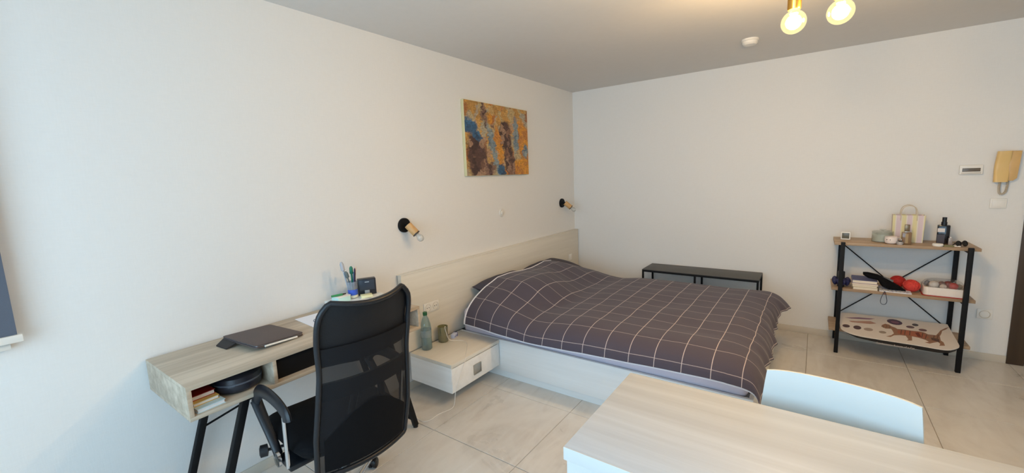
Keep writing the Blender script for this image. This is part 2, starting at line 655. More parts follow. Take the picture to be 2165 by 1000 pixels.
# ================================================================== BED
BX0, BX1, BY0, BY1 = 0.058, 2.100, 2.350, 3.900
hbt = thing('headboard', 'long low cream wooden headboard panel fixed along the white wall', 'headboard', (0, 0, 0))
MB().box(0.011, 0.048, 1.815, RY1 - 0.012, 0.30, 0.849, 0.001).build('panel', M_HEAD, hbt)
MB().box(0.001, 0.0485, 1.8145, RY1 - 0.002, 0.849, 0.856, 0.002).build('cap_rail', M_HEAD, hbt)

bed = thing('bed', 'white wooden platform bed with lavender mattress under the checked duvet', 'bed', ((BX0 + BX1) / 2, (BY0 + BY1) / 2, 0))
bx_, by_ = (BX0 + BX1) / 2, (BY0 + BY1) / 2
def L(b, name, mat, smooth=40, par=bed):
    o = b.build(name, mat, par, smooth)
    o.matrix_parent_inverse = Matrix.Translation((-bx_, -by_, 0))
    return o
L(MB().box(BX0, BX1, BY0, BY0 + 0.022, 0.062, 0.30, 0.0015), 'side_panel', M_BEDW)
L(MB().box(BX0, BX1, BY1 - 0.022, BY1, 0.062, 0.30, 0.0015), 'side_panel', M_BEDW)
L(MB().box(BX1 - 0.022, BX1, BY0 + 0.022, BY1 - 0.022, 0.062, 0.30, 0.0015), 'foot_panel', M_HEAD)
L(MB().box(BX0, BX1 - 0.03, BY0 + 0.028, BY0 + 0.046, 0.0, 0.062).box(BX0, BX1 - 0.03, BY1 - 0.046, BY1 - 0.028, 0.0, 0.062)
  .box(BX1 - 0.048, BX1 - 0.03, BY0 + 0.046, BY1 - 0.046, 0.0, 0.062), 'plinth', M_BEDW)
L(MB().box(BX0, BX1 - 0.022, BY0 + 0.022, BY1 - 0.022, 0.25, 0.27), 'slat_base', M_BEDW)
mt = L(MB().box(BX0 + 0.005, BX1 - 0.03, BY0 + 0.026, BY1 - 0.026, 0.27, 0.475, 0.045, 5), 'mattress', M_SHEET, 60)

# pillows
def pillow(y0, y1, label, tilt):
    cx, cy = 0.255, (y0 + y1) / 2
    hx, hy, hz = 0.185, (y1 - y0) / 2, 0.075
    def f(sgn):
        def g(u, v):
            a, c = u * 2 - 1, v * 2 - 1
            e = max(0.0, (1 - abs(a) ** 2.6)) ** 0.5 * max(0.0, (1 - abs(c) ** 2.6)) ** 0.5
            pinch = 1 - 0.05 * (1 - abs(a)) * abs(c) ** 3
            z = sgn * hz * e
            x = a * hx * (1 - 0.06 * (1 - c * c) * abs(a) ** 3)
            y = c * hy * (1 - 0.06 * (1 - a * a) * abs(c) ** 3) * pinch
            z += tilt * (-x) + 0.006 * noise.noise(Vector((x * 9, y * 9, sgn)))
            return Vector((x, y, z))
        return g
    b = MB().sheet(14, 22, f(1)).sheet(14, 22, f(-1))
    bmesh.ops.remove_doubles(b.bm, verts=list(b.bm.verts), dist=0.0005)
    bmesh.ops.recalc_face_normals(b.bm, faces=list(b.bm.faces))
    o = b.build('pillow', M_PILLOW, None, 60, (cx, cy, 0.475 + hz + 0.028))
    tag(o, label, 'pillow', 'pillows under the duvet')
pillow(2.50, 3.12, 'charcoal pillow with a corner peeping out beside the nightstand', 0.22)
pillow(3.18, 3.82, 'charcoal pillow tucked under the duvet at the far side of bed', 0.16)

# duvet ------------------------------------------------------------
def curve_table(pts, n):
    """even arc-length samples of a Catmull-Rom curve through 2D points"""
    P = [Vector(q) for q in pts]
    P = [P[0] * 2 - P[1]] + P + [P[-1] * 2 - P[-2]]
    dense = []
    for i in range(1, len(P) - 2):
        for k in range(24):
            s = k / 24
            a, b_, c, d_ = P[i - 1], P[i], P[i + 1], P[i + 2]
            dense.append(0.5 * ((2 * b_) + (c - a) * s + (2 * a - 5 * b_ + 4 * c - d_) * s * s + (3 * b_ - a - 3 * c + d_) * s ** 3))
    dense.append(P[-2])
    acc = [0.0]
    for a, c in zip(dense, dense[1:]):
        acc.append(acc[-1] + (c - a).length)
    Lt = acc[-1]
    out = []
    j = 0
    for k in range(n + 1):
        s = Lt * k / n
        while j < len(acc) - 2 and acc[j + 1] < s:
            j += 1
        f = (s - acc[j]) / max(1e-9, acc[j + 1] - acc[j])
        out.append(dense[j].lerp(dense[j + 1], min(1, max(0, f))))
    return out, Lt
DZ = 0.530
NU, NV = 150, 130
along, LU = curve_table([(0.205, 0), (0.6, 0), (1.2, 0), (1.85, 0), (2.01, 0.012), (2.085, 0.05), (2.118, 0.10), (2.135, 0.155)], NU)
across, LV = curve_table([(2.250, 0.135), (2.262, 0.09), (2.30, 0.045), (2.38, 0.014), (2.52, 0), (2.9, 0), (3.4, 0), (3.74, 0.006),
                          (3.85, 0.04), (3.90, 0.10), (3.912, 0.15)], NV)
HEADZ = [(2.24, -0.02), (2.30, 0.015), (2.38, 0.05), (2.52, 0.10), (2.68, 0.142), (2.85, 0.140), (3.05, 0.130), (3.2, 0.128), (3.42, 0.150), (3.55, 0.135), (3.7, 0.075), (3.85, 0.015), (3.95, 0)]
def sm(x, a, c):
    k = min(1, max(0, (x - a) / (c - a)))
    return k * k * (3 - 2 * k)
def duvet_pt(u, v):
    i, j = int(round(u * NU)), int(round(v * NV))
    x, bdrop = along[i]
    y, adrop = across[j]
    adrop, bdrop = max(0.0, adrop), max(0.0, bdrop)
    drop = (adrop ** 3 + bdrop ** 3) ** (1 / 3)
    z = DZ - drop
    # pillows underneath
    fall = 1 - sm(x, 0.34 + 0.10 * math.sin(y * 5.0), 0.80 + 0.06 * math.sin(y * 7.0))
    z += interp(HEADZ, y) * fall
    # soft waves and wrinkles
    soft = 1 - min(1, drop / 0.15)
    z += (0.012 * noise.noise(Vector((x * 2.2, y * 2.6, 0.3))) + 0.006 * noise.noise(Vector((x * 6, y * 5, 2.0)))) * (0.35 + 0.65 * soft)
    # shallow trough running across, in front of the pillows
    z -= 0.020 * math.exp(-((x - 0.80) / 0.16) ** 2) * soft
    # bottom edge on the near side hangs a little unevenly
    if j < 30:
        k = 1 - j / 30
        z += k * (0.030 * math.exp(-((x - 0.2) / 0.25) ** 2) + 0.020 * sm(x, 1.2, 1.95) - 0.015 * math.exp(-((x - 0.8) / 0.35) ** 2))
    # folds in the hanging foot end
    if bdrop > 0.005:
        k = bdrop / 0.155
        x += k * (0.030 * noise.noise(Vector((y * 5.0, 3.3, 0.0))) + 0.016 * noise.noise(Vector((y * 13.0, 7.1, 0.0))) + 0.006 * math.sin(y * 37 + 3 * math.sin(y * 9)))
        z += k * 0.020 * noise.noise(Vector((y * 4.0, 9.0, 1.0)))
        x += 0.055 * k * math.exp(-((y - 3.80) / 0.16) ** 2)
        z += 0.030 * k * math.exp(-((y - 3.72) / 0.2) ** 2)
        cn = k * math.exp(-((y - 2.25) / 0.10) ** 2)
        z -= 0.035 * cn
        x += 0.012 * cn
    return Vector((x, y, z))
def duvet_uv(u, v):
    return ((u * LU + 0.205 - 0.300) / 0.1465 + 10, (v * LV - 0.052) / 0.1465 + 10)

def duvet_mat():
    t = NT('checked_duvet_cotton')
    uv = t.n('UVMap')
    uv.uv_map = 'uv'
    sp = t.n('SeparateXYZ')
    t.l(uv.outputs[0], sp.inputs[0])
    def line(s):
        fr = t.math('FRACT', t.math('ADD', s, 0.5))
        dd = t.math('ABSOLUTE', t.math('SUBTRACT', fr, 0.5))
        return t.math('LESS_THAN', dd, 0.0135)
    ln = t.math('MAXIMUM', t.math('MULTIPLY', line(sp.outputs[0]), 0.8), t.math('MULTIPLY', line(sp.outputs[1]), 0.5))
    nz = t.n('TexNoise', i_Scale=60.0, i_Detail=4.0)
    t.l(uv.outputs[0], nz.inputs['Vector'])
    wv = t.n('TexNoise', i_Scale=9.0, i_Detail=4.0)
    t.l(uv.outputs[0], wv.inputs['Vector'])
    base = t.mix(nz.outputs[0], srgb(72, 66, 76), srgb(93, 86, 96))
    lc = t.mix(t.math('MULTIPLY', wv.outputs[0], 0.5), srgb(226, 212, 206), srgb(150, 132, 130))
    col = t.mix(ln, base, lc)
    return t.done(t.principled(col, 0.92, 0, 0.15, nz.outputs[0], 0.15, 0.002, **{'Sheen Weight': 0.15}))
dv = thing('duvet', 'dark plum brown duvet with thin white window check spread over bed', 'duvet', (1.1, 3.1, 0.53))
INV = Matrix.Translation((-1.1, -3.1, -0.53))
o = MB().sheet(NU, NV, duvet_pt, 0, duvet_uv).build('cover', duvet_mat(), dv, 180)
o.matrix_parent_inverse = INV
# white lining slightly below, poking out along the edges
import functools
def lining_pt(u, v):
    q = duvet_pt(u, v)
    du, dvv = 1 / NU, 1 / NV
    a = duvet_pt(min(1, u + du), v) - duvet_pt(max(0, u - du), v)
    c = duvet_pt(u, min(1, v + dvv)) - duvet_pt(u, max(0, v - dvv))
    n = a.cross(c).normalized()
    edge = min(u * LU, v * LV, (1 - v) * LV)
    out = Vector((0, 0, 0))
    if u == 0:
        out.x -= 0.005
    if v == 0:
        out.y -= 0.000
        out.z -= 0.008
    return q - n * (0.0015 + 0.012 * min(1, edge / 0.05)) + out
o = MB().sheet(NU, NV, lining_pt).build('lining', M_LINING, dv, 180)
o.matrix_parent_inverse = INV
# rolled white seam at head end
pts = [duvet_pt(0, k / NV) + Vector((-0.003, 0, -0.004)) for k in range(0, NV + 1, 2)]
o = MB().tube(pts, 0.008, 6).build('seam', M_LINING, dv, 180)
o.matrix_parent_inverse = INV

# ================================================================== NIGHTSTAND
ns = thing('nightstand', 'floating white nightstand with one drawer between desk and bed', 'nightstand', (0.25, 2.09, 0.10))
NSI = Matrix.Translation((-0.25, -2.09, -0.10))
def N(b, name, mat, par=ns, smooth=40):
    o = b.build(name, mat, par, smooth)
    if par is ns:
        o.matrix_parent_inverse = NSI
    return o
NY0, NY1, NX0, NX1 = 1.838, 2.346, 0.055, 0.450
N(MB().box(NX0, NX1 + 0.002, NY0, NY1, 0.276, 0.300, 0.0015), 'top', M_NSTOP)
N(MB().box(NX0, NX1 - 0.004, NY0, NY0 + 0.018, 0.102, 0.276, 0.001).box(NX0, NX1 - 0.004, NY1 - 0.018, NY1, 0.102, 0.276, 0.001)
  .box(NX0, NX1 - 0.02, NY0 + 0.018, NY1 - 0.018, 0.102, 0.118).box(NX0, NX0 + 0.012, NY0 + 0.018, NY1 - 0.018, 0.118, 0.276), 'body', M_BEDW)
dr = N(MB().box(NX1 - 0.018, NX1, NY0 + 0.003, NY1 - 0.003, 0.104, 0.270, 0.0015), 'drawer', M_BEDW)
h_ = MB()
cy, cz, hw, hh = 2.090, 0.180, 0.040, 0.036
h_.box(NX1 - 0.001, NX1 + 0.003, cy - hw, cy + hw, cz - hh, cz + hh, 0.001)
h_.box(NX1 + 0.003, NX1 + 0.007, cy - hw, cy + hw, cz - hh, cz - hh + 0.006, 0.001).box(NX1 + 0.003, NX1 + 0.007, cy - hw, cy + hw, cz + hh - 0.006, cz + hh, 0.001)
h_.box(NX1 + 0.003, NX1 + 0.007, cy - hw, cy - hw + 0.006, cz - hh + 0.006, cz + hh - 0.006, 0.001).box(NX1 + 0.003, NX1 + 0.007, cy + hw - 0.006, cy + hw, cz - hh + 0.006, cz + hh - 0.006, 0.001)
h_.build('handle', M_NICKEL, dr)

# ================================================================== DESK
desk = thing('desk', 'narrow grey oak desk with open cubbies and black splayed metal legs', 'desk', (0.25, 1.02, 0))
DI = Matrix.Translation((-0.25, -1.02, 0))
def Dk(b, name, mat, par=desk, smooth=40):
    o = b.build(name, mat, par, smooth)
    if par is desk:
        o.matrix_parent_inverse = DI
    return o
EX0, EX1, EY0, EY1, EZ0, EZ1 = 0.012, 0.485, 0.460, 1.580, 0.640, 0.775
Dk(MB().box(EX0, EX1, EY0, EY1, EZ1 - 0.017, EZ1, 0.001), 'top', M_DESK)
Dk(MB().box(EX0, EX1, EY0, EY1, EZ0, EZ0 + 0.016, 0.001), 'bottom_board', M_DESK)
for y in (EY0, EY1 - 0.016):
    Dk(MB().box(EX0, EX1, y, y + 0.016, EZ0 + 0.016, EZ1 - 0.017, 0.001), 'end_panel', M_DESK)
Dk(MB().box(EX0, EX1 - 0.001, 0.762, 0.778, EZ0 + 0.016, EZ1 - 0.017, 0.001), 'divider', M_DESK)
Dk(MB().box(EX0, EX1 - 0.001, 1.262, 1.278, EZ0 + 0.016, EZ1 - 0.017, 0.001), 'divider', M_DESK)
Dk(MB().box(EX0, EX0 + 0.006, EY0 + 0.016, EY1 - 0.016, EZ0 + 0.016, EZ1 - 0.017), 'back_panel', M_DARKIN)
# black box added in the middle bay, standing in for its shaded void
Dk(MB().box(0.10, EX1 - 0.035, 0.781, 1.259, EZ0 + 0.0165, EZ1 - 0.020, 0.002), 'bay_shade_box', M_BLACKM)
for (yt, yb) in ((0.672, 0.492), (1.390, 1.566)):
    for xx in (0.075, 0.425):
        xb = xx + (-0.03 if xx < 0.2 else -0.035)
        Dk(MB().beam((xx, yt, EZ0), (xb, yb, 0.012), 0.028, 0.028, 0.002), 'leg', M_BLACKM)
        Dk(MB().lathe([(0.015, 0), (0.015, 0.013)], (xb, yb, 0.0), seg=12), 'foot', M_BLACKP)
    Dk(MB().beam((0.05, yb + (0.02 if yb < 1 else -0.02), 0.07), (0.395, yb + (0.02 if yb < 1 else -0.02), 0.07), 0.022, 0.022, 0.002), 'crossbar', M_BLACKM)
Dk(MB().cyl((0.066, 0.600, 0.400), (0.066, 1.405, 0.565), 0.005, seg=8), 'brace_rod', M_BLACKM)
Dk(MB().cyl((0.056, 1.460, 0.400), (0.056, 0.655, 0.565), 0.005, seg=8), 'brace_rod', M_BLACKM)

# --- on and in the desk
tb = thing('tablet_computer', 'tablet in a dark brown folding cover lying on the desk', 'tablet', (0.20, 0.83, EZ1))
def rounded(x0, x1, y0, y1, r, n=5):
    pts = []
    for cx, cy, a0 in ((x1 - r, y1 - r, 0), (x0 + r, y1 - r, 90), (x0 + r, y0 + r, 180), (x1 - r, y0 + r, 270)):
        for k in range(n + 1):
            a = math.radians(a0 + 90 * k / n)
            pts.append((cx + r * math.cos(a), cy + r * math.sin(a)))
    return pts
M_COVER = plain('brown_cover', (84, 72, 70), 0.6, var=0.08, scale=120)
ang = math.radians(6)
def trot(x, y, z):
    c, s = math.cos(ang), math.sin(ang)
    return Vector((x * c - y * s, x * s + y * c, z))
TC = (0.222, 0.848)
def tl(b, name, mat, par=tb, sm_=40):
    o = b.build(name, mat, par, sm_)
    o.location = (TC[0] - 0.20, TC[1] - 0.83, 0)
    return o
tilt = lambda x, y, z: trot(x, y, z + 0.002 + 0.016 * (0.5 - y / 0.23))
tl(MB().prism(rounded(-0.138, 0.138, -0.112, 0.112, 0.012), 0.0, 0.005, tilt, 0.001), 'cover_back', M_COVER)
tl(MB().prism(rounded(-0.134, 0.135, -0.108, 0.108, 0.010), 0.005, 0.010, tilt, 0.001), 'tablet_body', plain('aluminium', (150, 150, 155), 0.35, 0.8))
tl(MB().prism(rounded(-0.138, 0.138, -0.112, 0.112, 0.012), 0.010, 0.014, tilt, 0.001), 'cover_front', M_COVER)
tl(MB().prism([(-0.118, -0.150), (-0.030, -0.150), (-0.020, -0.112), (-0.136, -0.106)], 0.0, 0.004, lambda x, y, z: trot(x, y, z + 0.001 + max(0, (y + 0.150) * 0.42))), 'cover_flap', plain('black_cover_inside', (32, 30, 32), 0.6))
tl(MB().cyl(trot(0.1425, -0.075, 0.018), trot(0.1425, 0.075, 0.008), 0.0045, seg=10), 'stylus', M_WHITEP)

pp = thing('paper_sheet', 'white sheet of paper with a pen doodle on the desk', 'paper', (0.2, 1.15, EZ1))
MB().prism([(-0.135, -0.075), (0.145, -0.095), (0.150, 0.11), (-0.125, 0.12)], 0.0004, 0.0016).build('sheet', plain('white_paper', (236, 238, 246), 0.8, var=0.01), pp)
pts = [(0.02 + 0.055 * math.cos(a), -0.01 + 0.035 * math.sin(a), 0.0022) for a in [math.radians(100 + 15 * k) for k in range(15)]]
MB().tube(pts, 0.0016, 5).build('ink_mark', plain('blue_ink', (70, 84, 120), 0.6), pp)

og = thing('desk_organizer', 'low white and pink organizer tray at back of the desk', 'organizer', (0.125, 1.38, EZ1))
MB().box(-0.085, 0.085, -0.115, 0.165, 0.0, 0.006, 0.002).box(-0.085, 0.085, -0.115, -0.109, 0.006, 0.045, 0.002).box(-0.085, 0.085, 0.159, 0.165, 0.006, 0.045, 0.002) \
    .box(-0.085, -0.079, -0.109, 0.159, 0.006, 0.045).box(0.079, 0.085, -0.109, 0.159, 0.006, 0.045).box(-0.085, 0.085, -0.115, 0.165, 0.045, 0.050, 0.002) \
    .build('tray', plain('white_tray', (226, 230, 228), 0.4), og)
MB().box(0.0855, 0.0875, -0.09, -0.02, 0.008, 0.042, 0.0008).build('pink_front', plain('pink_card', (214, 168, 158), 0.6), og)
OZ = EZ1 + 0.050
gp = thing('card_box', 'small mint and white card box left of the pen cup', 'box', (0.140, 1.312, OZ))
MB().box(-0.034, 0.034, -0.040, 0.036, 0, 0.030, 0.001).build('body', plain('mint_card', (200, 234, 226), 0.6), gp)
MB().box(-0.035, 0.035, -0.041, 0.037, 0.030, 0.036, 0.001).build('lid', M_WHITEP, gp)
mk = thing('marker_pen', 'green marker lying on the mint card box', 'marker', (0.140, 1.302, OZ + 0.036))
MB().cyl((0.0, -0.050, 0.0065), (0.012, 0.010, 0.0065), 0.006, seg=12).build('barrel', plain('green_plastic', (34, 142, 84), 0.4), mk)
MB().cyl((0.012, 0.010, 0.0065), (0.016, 0.030, 0.0065), 0.0055, 0.003, seg=12).build('tip', M_BLACKP, mk)

cup = thing('pen_cup', 'clear plastic pen cup with a blue label on the desk', 'cup', (0.135, 1.390, OZ))
M_CUPG = thin_glass('clear_blue_plastic', (0.80, 0.87, 0.96), 0.06, 0.72, 0.1)
MB().lathe([(0.0, 0.002), (0.024, 0.0), (0.026, 0.003), (0.0285, 0.098), (0.0265, 0.098), (0.0245, 0.006), (0.0, 0.006)], seg=24, caps=False).build('wall', M_CUPG, cup)
MB().lathe([(0.0268, 0.020), (0.0278, 0.052)], seg=24, caps=False).build('label', plain('blue_label', (62, 98, 206), 0.5), cup)
MB().lathe([(0.0264, 0.004), (0.0270, 0.019)], seg=24, caps=False).build('base_band', plain('cream_label', (226, 226, 206), 0.5), cup)
PENS = [((-0.010, -0.012), (-0.020, -0.034), 0.150, 0.006, (176, 178, 184), 'tall grey brush standing in the pen cup', 'brush', 0.011),
        ((0.004, 0.000), (0.000, 0.002), 0.128, 0.006, (28, 116, 92), 'teal capped marker standing in the pen cup', 'marker', 0.010),
        ((-0.004, 0.010), (0.004, -0.026), 0.112, 0.005, (96, 108, 112), 'grey round ended pen leaning left in the pen cup', 'pen', 0.011),
        ((0.008, 0.010), (0.006, 0.018), 0.118, 0.0045, (70, 34, 74), 'purple pen leaning right in the pen cup', 'pen', 0.005),
        ((-0.006, 0.008), (-0.004, 0.026), 0.124, 0.006, (226, 206, 190), 'pale beige marker leaning right in the pen cup', 'marker', 0.006),
        ((0.010, -0.004), (0.014, 0.004), 0.105, 0.004, (58, 84, 112), 'short navy pencil standing in the pen cup', 'pencil', 0.004)]
for (bx0, by0), (tx, ty), hgt, rr, rgb, lab, cat, head in PENS:
    r_ = thing('pen' if cat == 'pen' else cat, lab, cat, (0.135 + bx0, 1.390 + by0, OZ + 0.0075), 0, 'pens in the pen cup')
    v = Vector((tx - bx0, ty - by0, hgt)) * 1.40
    MB().cyl((0, 0, 0), v * 0.74, rr * 0.9, seg=10).build('barrel', plain('pen_%d_%d_%d' % rgb, rgb, 0.45), r_)
    vn = v.normalized()
    MB().lathe([(rr * 0.9, 0), (head, 0.006), (head, v.length * 0.2), (head * 0.5, v.length * 0.26)], v * 0.74, vn, 12).build('cap', plain('pen_%d_%d_%d' % rgb, rgb, 0.45), r_)

bk = thing('alarm_clock', 'black box shaped alarm clock with silver mark behind sticky notes', 'clock', (0.140, 1.482, OZ), math.radians(-28))
MB().box(-0.022, 0.022, -0.052, 0.052, 0.0, 0.098, 0.004).build('case', plain('dark_navy_case', (32, 36, 46), 0.35), bk)
MB().box(0.022, 0.0235, -0.042, 0.042, 0.030, 0.090, 0.0005).build('face', plain('slate_face', (52, 62, 76), 0.3), bk)
MB().box(0.0236, 0.0242, -0.012, 0.012, 0.076, 0.082).build('silver_mark', plain('silver_mark', (150, 160, 170), 0.4), bk)
MB().box(0.022, 0.028, -0.016, 0.012, 0.010, 0.030, 0.001).build('grey_stand', plain('grey_plastic', (150, 154, 156), 0.4), bk)
st = MB().box(-0.025, 0.025, -0.032, 0.032, 0.0, 0.014, 0.001).build('sticky_note_pad', plain('pale_yellow_paper', (236, 232, 186), 0.8), None, 40, (0.192, 1.440, OZ), (0, 0, math.radians(-28)))
tag(st, 'pale yellow sticky note pad in front of the black clock', 'note pad')

# books and pouch in the left cubby
CZ = EZ0 + 0.016
def book(name, x0, x1, y0, y1, z, hgt, rgb, label, rot):
    r_ = thing(name, label, 'book', ((x0 + x1) / 2, (y0 + y1) / 2, z), math.radians(rot), 'books in the desk cubby')
    w, d_ = (x1 - x0) / 2, (y1 - y0) / 2
    m = plain('cover_%d_%d_%d' % rgb, rgb, 0.45)
    MB().box(-w, w, -d_, d_, 0, 0.0018).box(-w, w, -d_, d_, hgt - 0.0018, hgt).box(-w, -w + 0.002, -d_, d_, 0.0018, hgt - 0.0018).build('cover', m, r_)
    MB().box(-w + 0.002, w - 0.003, -d_ + 0.003, d_ - 0.003, 0.0018, hgt - 0.0018).build('pages', plain('book_pages', (224, 226, 226), 0.8, var=0.05, scale=300), r_)
    return r_
bkA = book('book', 0.300, 0.470, 0.482, 0.578, CZ, 0.016, (196, 222, 230), 'pale blue paperback at the bottom of the cubby pile', 4)
bkB = book('book', 0.270, 0.440, 0.482, 0.570, CZ + 0.016, 0.014, (206, 174, 96), 'ochre paperback in the middle of the cubby pile', 3)
bkC = book('book', 0.240, 0.415, 0.484, 0.566, CZ + 0.030, 0.018, (158, 34, 24), 'dark red paperback on top of the cubby pile', 3)
pc = thing('headphone_case', 'round black zipped case in the open desk cubby', 'case', (0.362, 0.669, CZ))
MB().lathe([(0.0, 0.0), (0.070, 0.0), (0.086, 0.012), (0.090, 0.032), (0.088, 0.040)], seg=36, caps=False).lathe([(0.088, 0.044), (0.085, 0.064), (0.066, 0.080), (0.0, 0.084)], seg=36, caps=False).build('shell', plain('navy_black_shell', (30, 32, 42), 0.35), pc)
MB().lathe([(0.087, 0.038), (0.0905, 0.040), (0.0905, 0.044), (0.087, 0.046)], seg=36, caps=False).build('zip', plain('zip_grey', (84, 92, 104), 0.35), pc)

# ================================================================== OFFICE CHAIR
ch = thing('office_chair', 'black mesh office chair with armrests and chrome base at the desk', 'chair', (0.660, 0.930, 0), math.radians(85))
# local frame: +Y forward (towards the desk), +X the sitter's right
SEATZ = 0.475
def back_pt(u, w):
    """u 0..1 across, w 0..1 up the back: curved around the sitter, reclined"""
    z = 0.375 + w * 0.705
    half = interp([(0, 0.196), (0.25, 0.202), (0.5, 0.190), (0.62, 0.184), (0.75, 0.190), (0.88, 0.191), (0.94, 0.184), (0.98, 0.168), (1.0, 0.148)], w)
    a = (u * 2 - 1)
    x = 0.012 + a * half
    y = -0.222 - 0.115 * w - 0.012 * math.sin(PI * w) + 0.045 * a * a
    if w > 0.80:
        y -= 0.02 * (w - 0.80) / 0.2
        z -= 0.020 * (1 - a * a) * (w - 0.80) / 0.2
    return Vector((x, y, z))
bm_ = ch
seat = MB()
def seat_pt(sgn):
    def g(u, v):
        a, c = u * 2 - 1, v * 2 - 1
        e = (max(0, 1 - abs(a) ** 5) * max(0, 1 - abs(c) ** 5)) ** 0.4
        z = SEATZ + (0.040 * e if sgn > 0 else -0.045 * e)
        z += 0.012 * (a * a) - 0.030 * max(0, c) ** 3
        return Vector((a * 0.238 * (1 - 0.13 * abs(c) ** 6), 0.045 + c * 0.245 * (1 - 0.13 * abs(a) ** 6), z))
    return g
seat.sheet(20, 20, seat_pt(1)).sheet(20, 20, seat_pt(-1))
bmesh.ops.remove_doubles(seat.bm, verts=list(seat.bm.verts), dist=0.0008)
bmesh.ops.recalc_face_normals(seat.bm, faces=list(seat.bm.faces))
seat.build('seat', M_BLACKF, ch, 60)
MB().box(-0.11, 0.11, -0.13, 0.11, 0.395, 0.432, 0.008).build('tilt_mechanism', M_BLACKP, ch)
MB().cyl((-0.10, 0.05, 0.41), (-0.27, 0.10, 0.425), 0.006, seg=10).lathe([(0.006, 0), (0.024, 0.004), (0.024, 0.03), (0.012, 0.034)], (-0.255, 0.095, 0.424), (-1, 0.3, 0.05), 14).build('tilt_lever', M_BLACKP, ch)
# back: mesh panel, frame, padded head section, bands
MB().sheet(20, 34, lambda u, w: back_pt(u, 0.02 + 0.74 * w)).build('back_mesh', M_MESH, ch, 60)
loop = [back_pt(0, w / 20) for w in range(21)] + [back_pt(u / 12, 1.0) for u in range(1, 12)] + [back_pt(1, 1 - w / 20) for w in range(21)] + [back_pt(1 - u / 12, 0.0) for u in range(1, 12)]
MB().tube(loop, 0.0105, 8, True, 1).build('back_frame', M_BLACKP, ch, 60)
MB().sheet(20, 14, lambda u, w: back_pt(0.02 + 0.96 * u, 0.655 + 0.335 * w) + Vector((0, 0.012, 0)), 0.024).build('headrest', M_BLACKL, ch, 60)
MB().sheet(20, 4, lambda u, w: back_pt(0.02 + 0.96 * u, 0.46 + 0.10 * w) + Vector((0, 0.008, 0)), 0.012).build('lumbar_band', M_BLACKP, ch, 60)
MB().sheet(20, 10, lambda u, w: back_pt(0.06 + 0.88 * u, (0.03 + (0.20 + 0.16 * math.sin(PI * u)) * w)) + Vector((0, -0.002, 0)), 0.016).build('lower_pad', M_BLACKF, ch, 60)
for s in (-1, 1):
    MB().tube([(s * 0.075, -0.10, 0.415), (s * 0.075, -0.17, 0.425), back_pt(0.5 + s * 0.17, 0.14) + Vector((0, 0.034, 0)), back_pt(0.5 + s * 0.17, 0.35) + Vector((0, 0.034, 0)), back_pt(0.5 + s * 0.12, 0.52) + Vector((0, 0.024, 0))], (0.014), 8, False, 2).build('back_support', M_BLACKP, ch, 60)
# armrests
for s in (-1, 1):
    X = s * 0.256
    pad = [(X, -0.150, 0.640), (X, -0.145, 0.662), (X, -0.085, 0.684), (X, 0.010, 0.690), (X, 0.090, 0.682), (X, 0.140, 0.655), (X, 0.182, 0.600)]
    ar = MB().tube(pad, lambda k: (0.029, 0.013), 12, False, 2).build('armrest', M_BLACKP, ch, 60)
    MB().tube([(X, 0.172, 0.612), (X, 0.120, 0.565), (X * 0.99, 0.055, 0.505), (X * 0.98, 0.000, 0.440)], lambda k: (0.022 - 0.006 * k, 0.011), 10, False, 2).build('front_strut', M_BLACKP, ar, 60)
    MB().cyl((X, -0.120, 0.668), (X * 0.98, -0.090, 0.425), 0.0085, seg=14).build('chrome_post', M_CHROME, ar)
    MB().box(min(X * 0.36, X * 0.98), max(X * 0.36, X * 0.98), -0.105, 0.02, 0.408, 0.430, 0.006).build('mount_arm', M_BLACKP, ar)
    MB().lathe([(0.0, 0.0), (0.020, 0.0), (0.030, 0.005), (0.030, 0.016), (0.0, 0.018)], (X * 0.97, -0.008, 0.428), (s, 0, 0), 20, False).build('end_cap', M_CHROME, ar)
# base
MB().cyl((0, 0, 0.10), (0, 0, 0.24), 0.027, seg=20).cyl((0, 0, 0.24), (0, 0, 0.395), 0.016, seg=16).build('gas_column', M_CHROME, ch)
MB().lathe([(0.038, 0.062), (0.045, 0.075), (0.045, 0.105), (0.030, 0.122)], seg=24).build('hub', M_CHROME, ch)
rel0 = math.radians(124 - 85)
for k in range(5):
    a = rel0 + 2 * PI * k / 5
    c, s_ = math.cos(a), math.sin(a)
    lg = MB().tube([(c * 0.03, s_ * 0.03, 0.092), (c * 0.16, s_ * 0.16, 0.088), (c * 0.305, s_ * 0.305, 0.070)], lambda q: (0.020 - 0.007 * q, 0.014 - 0.005 * q), 10, False, 1).build('base_leg', M_CHROME, ch, 60)
    ca = MB().cyl((c * 0.30, s_ * 0.30, 0.045), (c * 0.30, s_ * 0.30, 0.074), 0.006, seg=8)
    for q in (-1, 1):
        nx, ny = -s_, c
        ca.lathe([(0.0, 0), (0.020, 0), (0.026, 0.004), (0.026, 0.014), (0.020, 0.018), (0.0, 0.018)],
                 (c * 0.318 + nx * q * 0.004, s_ * 0.318 + ny * q * 0.004, 0.026), (nx * q, ny * q, 0), 18, False)
    ca.lathe([(0.0, -0.01), (0.022, -0.01), (0.022, 0.01), (0.0, 0.01)], (c * 0.318, s_ * 0.318, 0.034), (-s_, c, 0), 16, False)
    ca.build('caster', M_BLACKP, ch, 40)

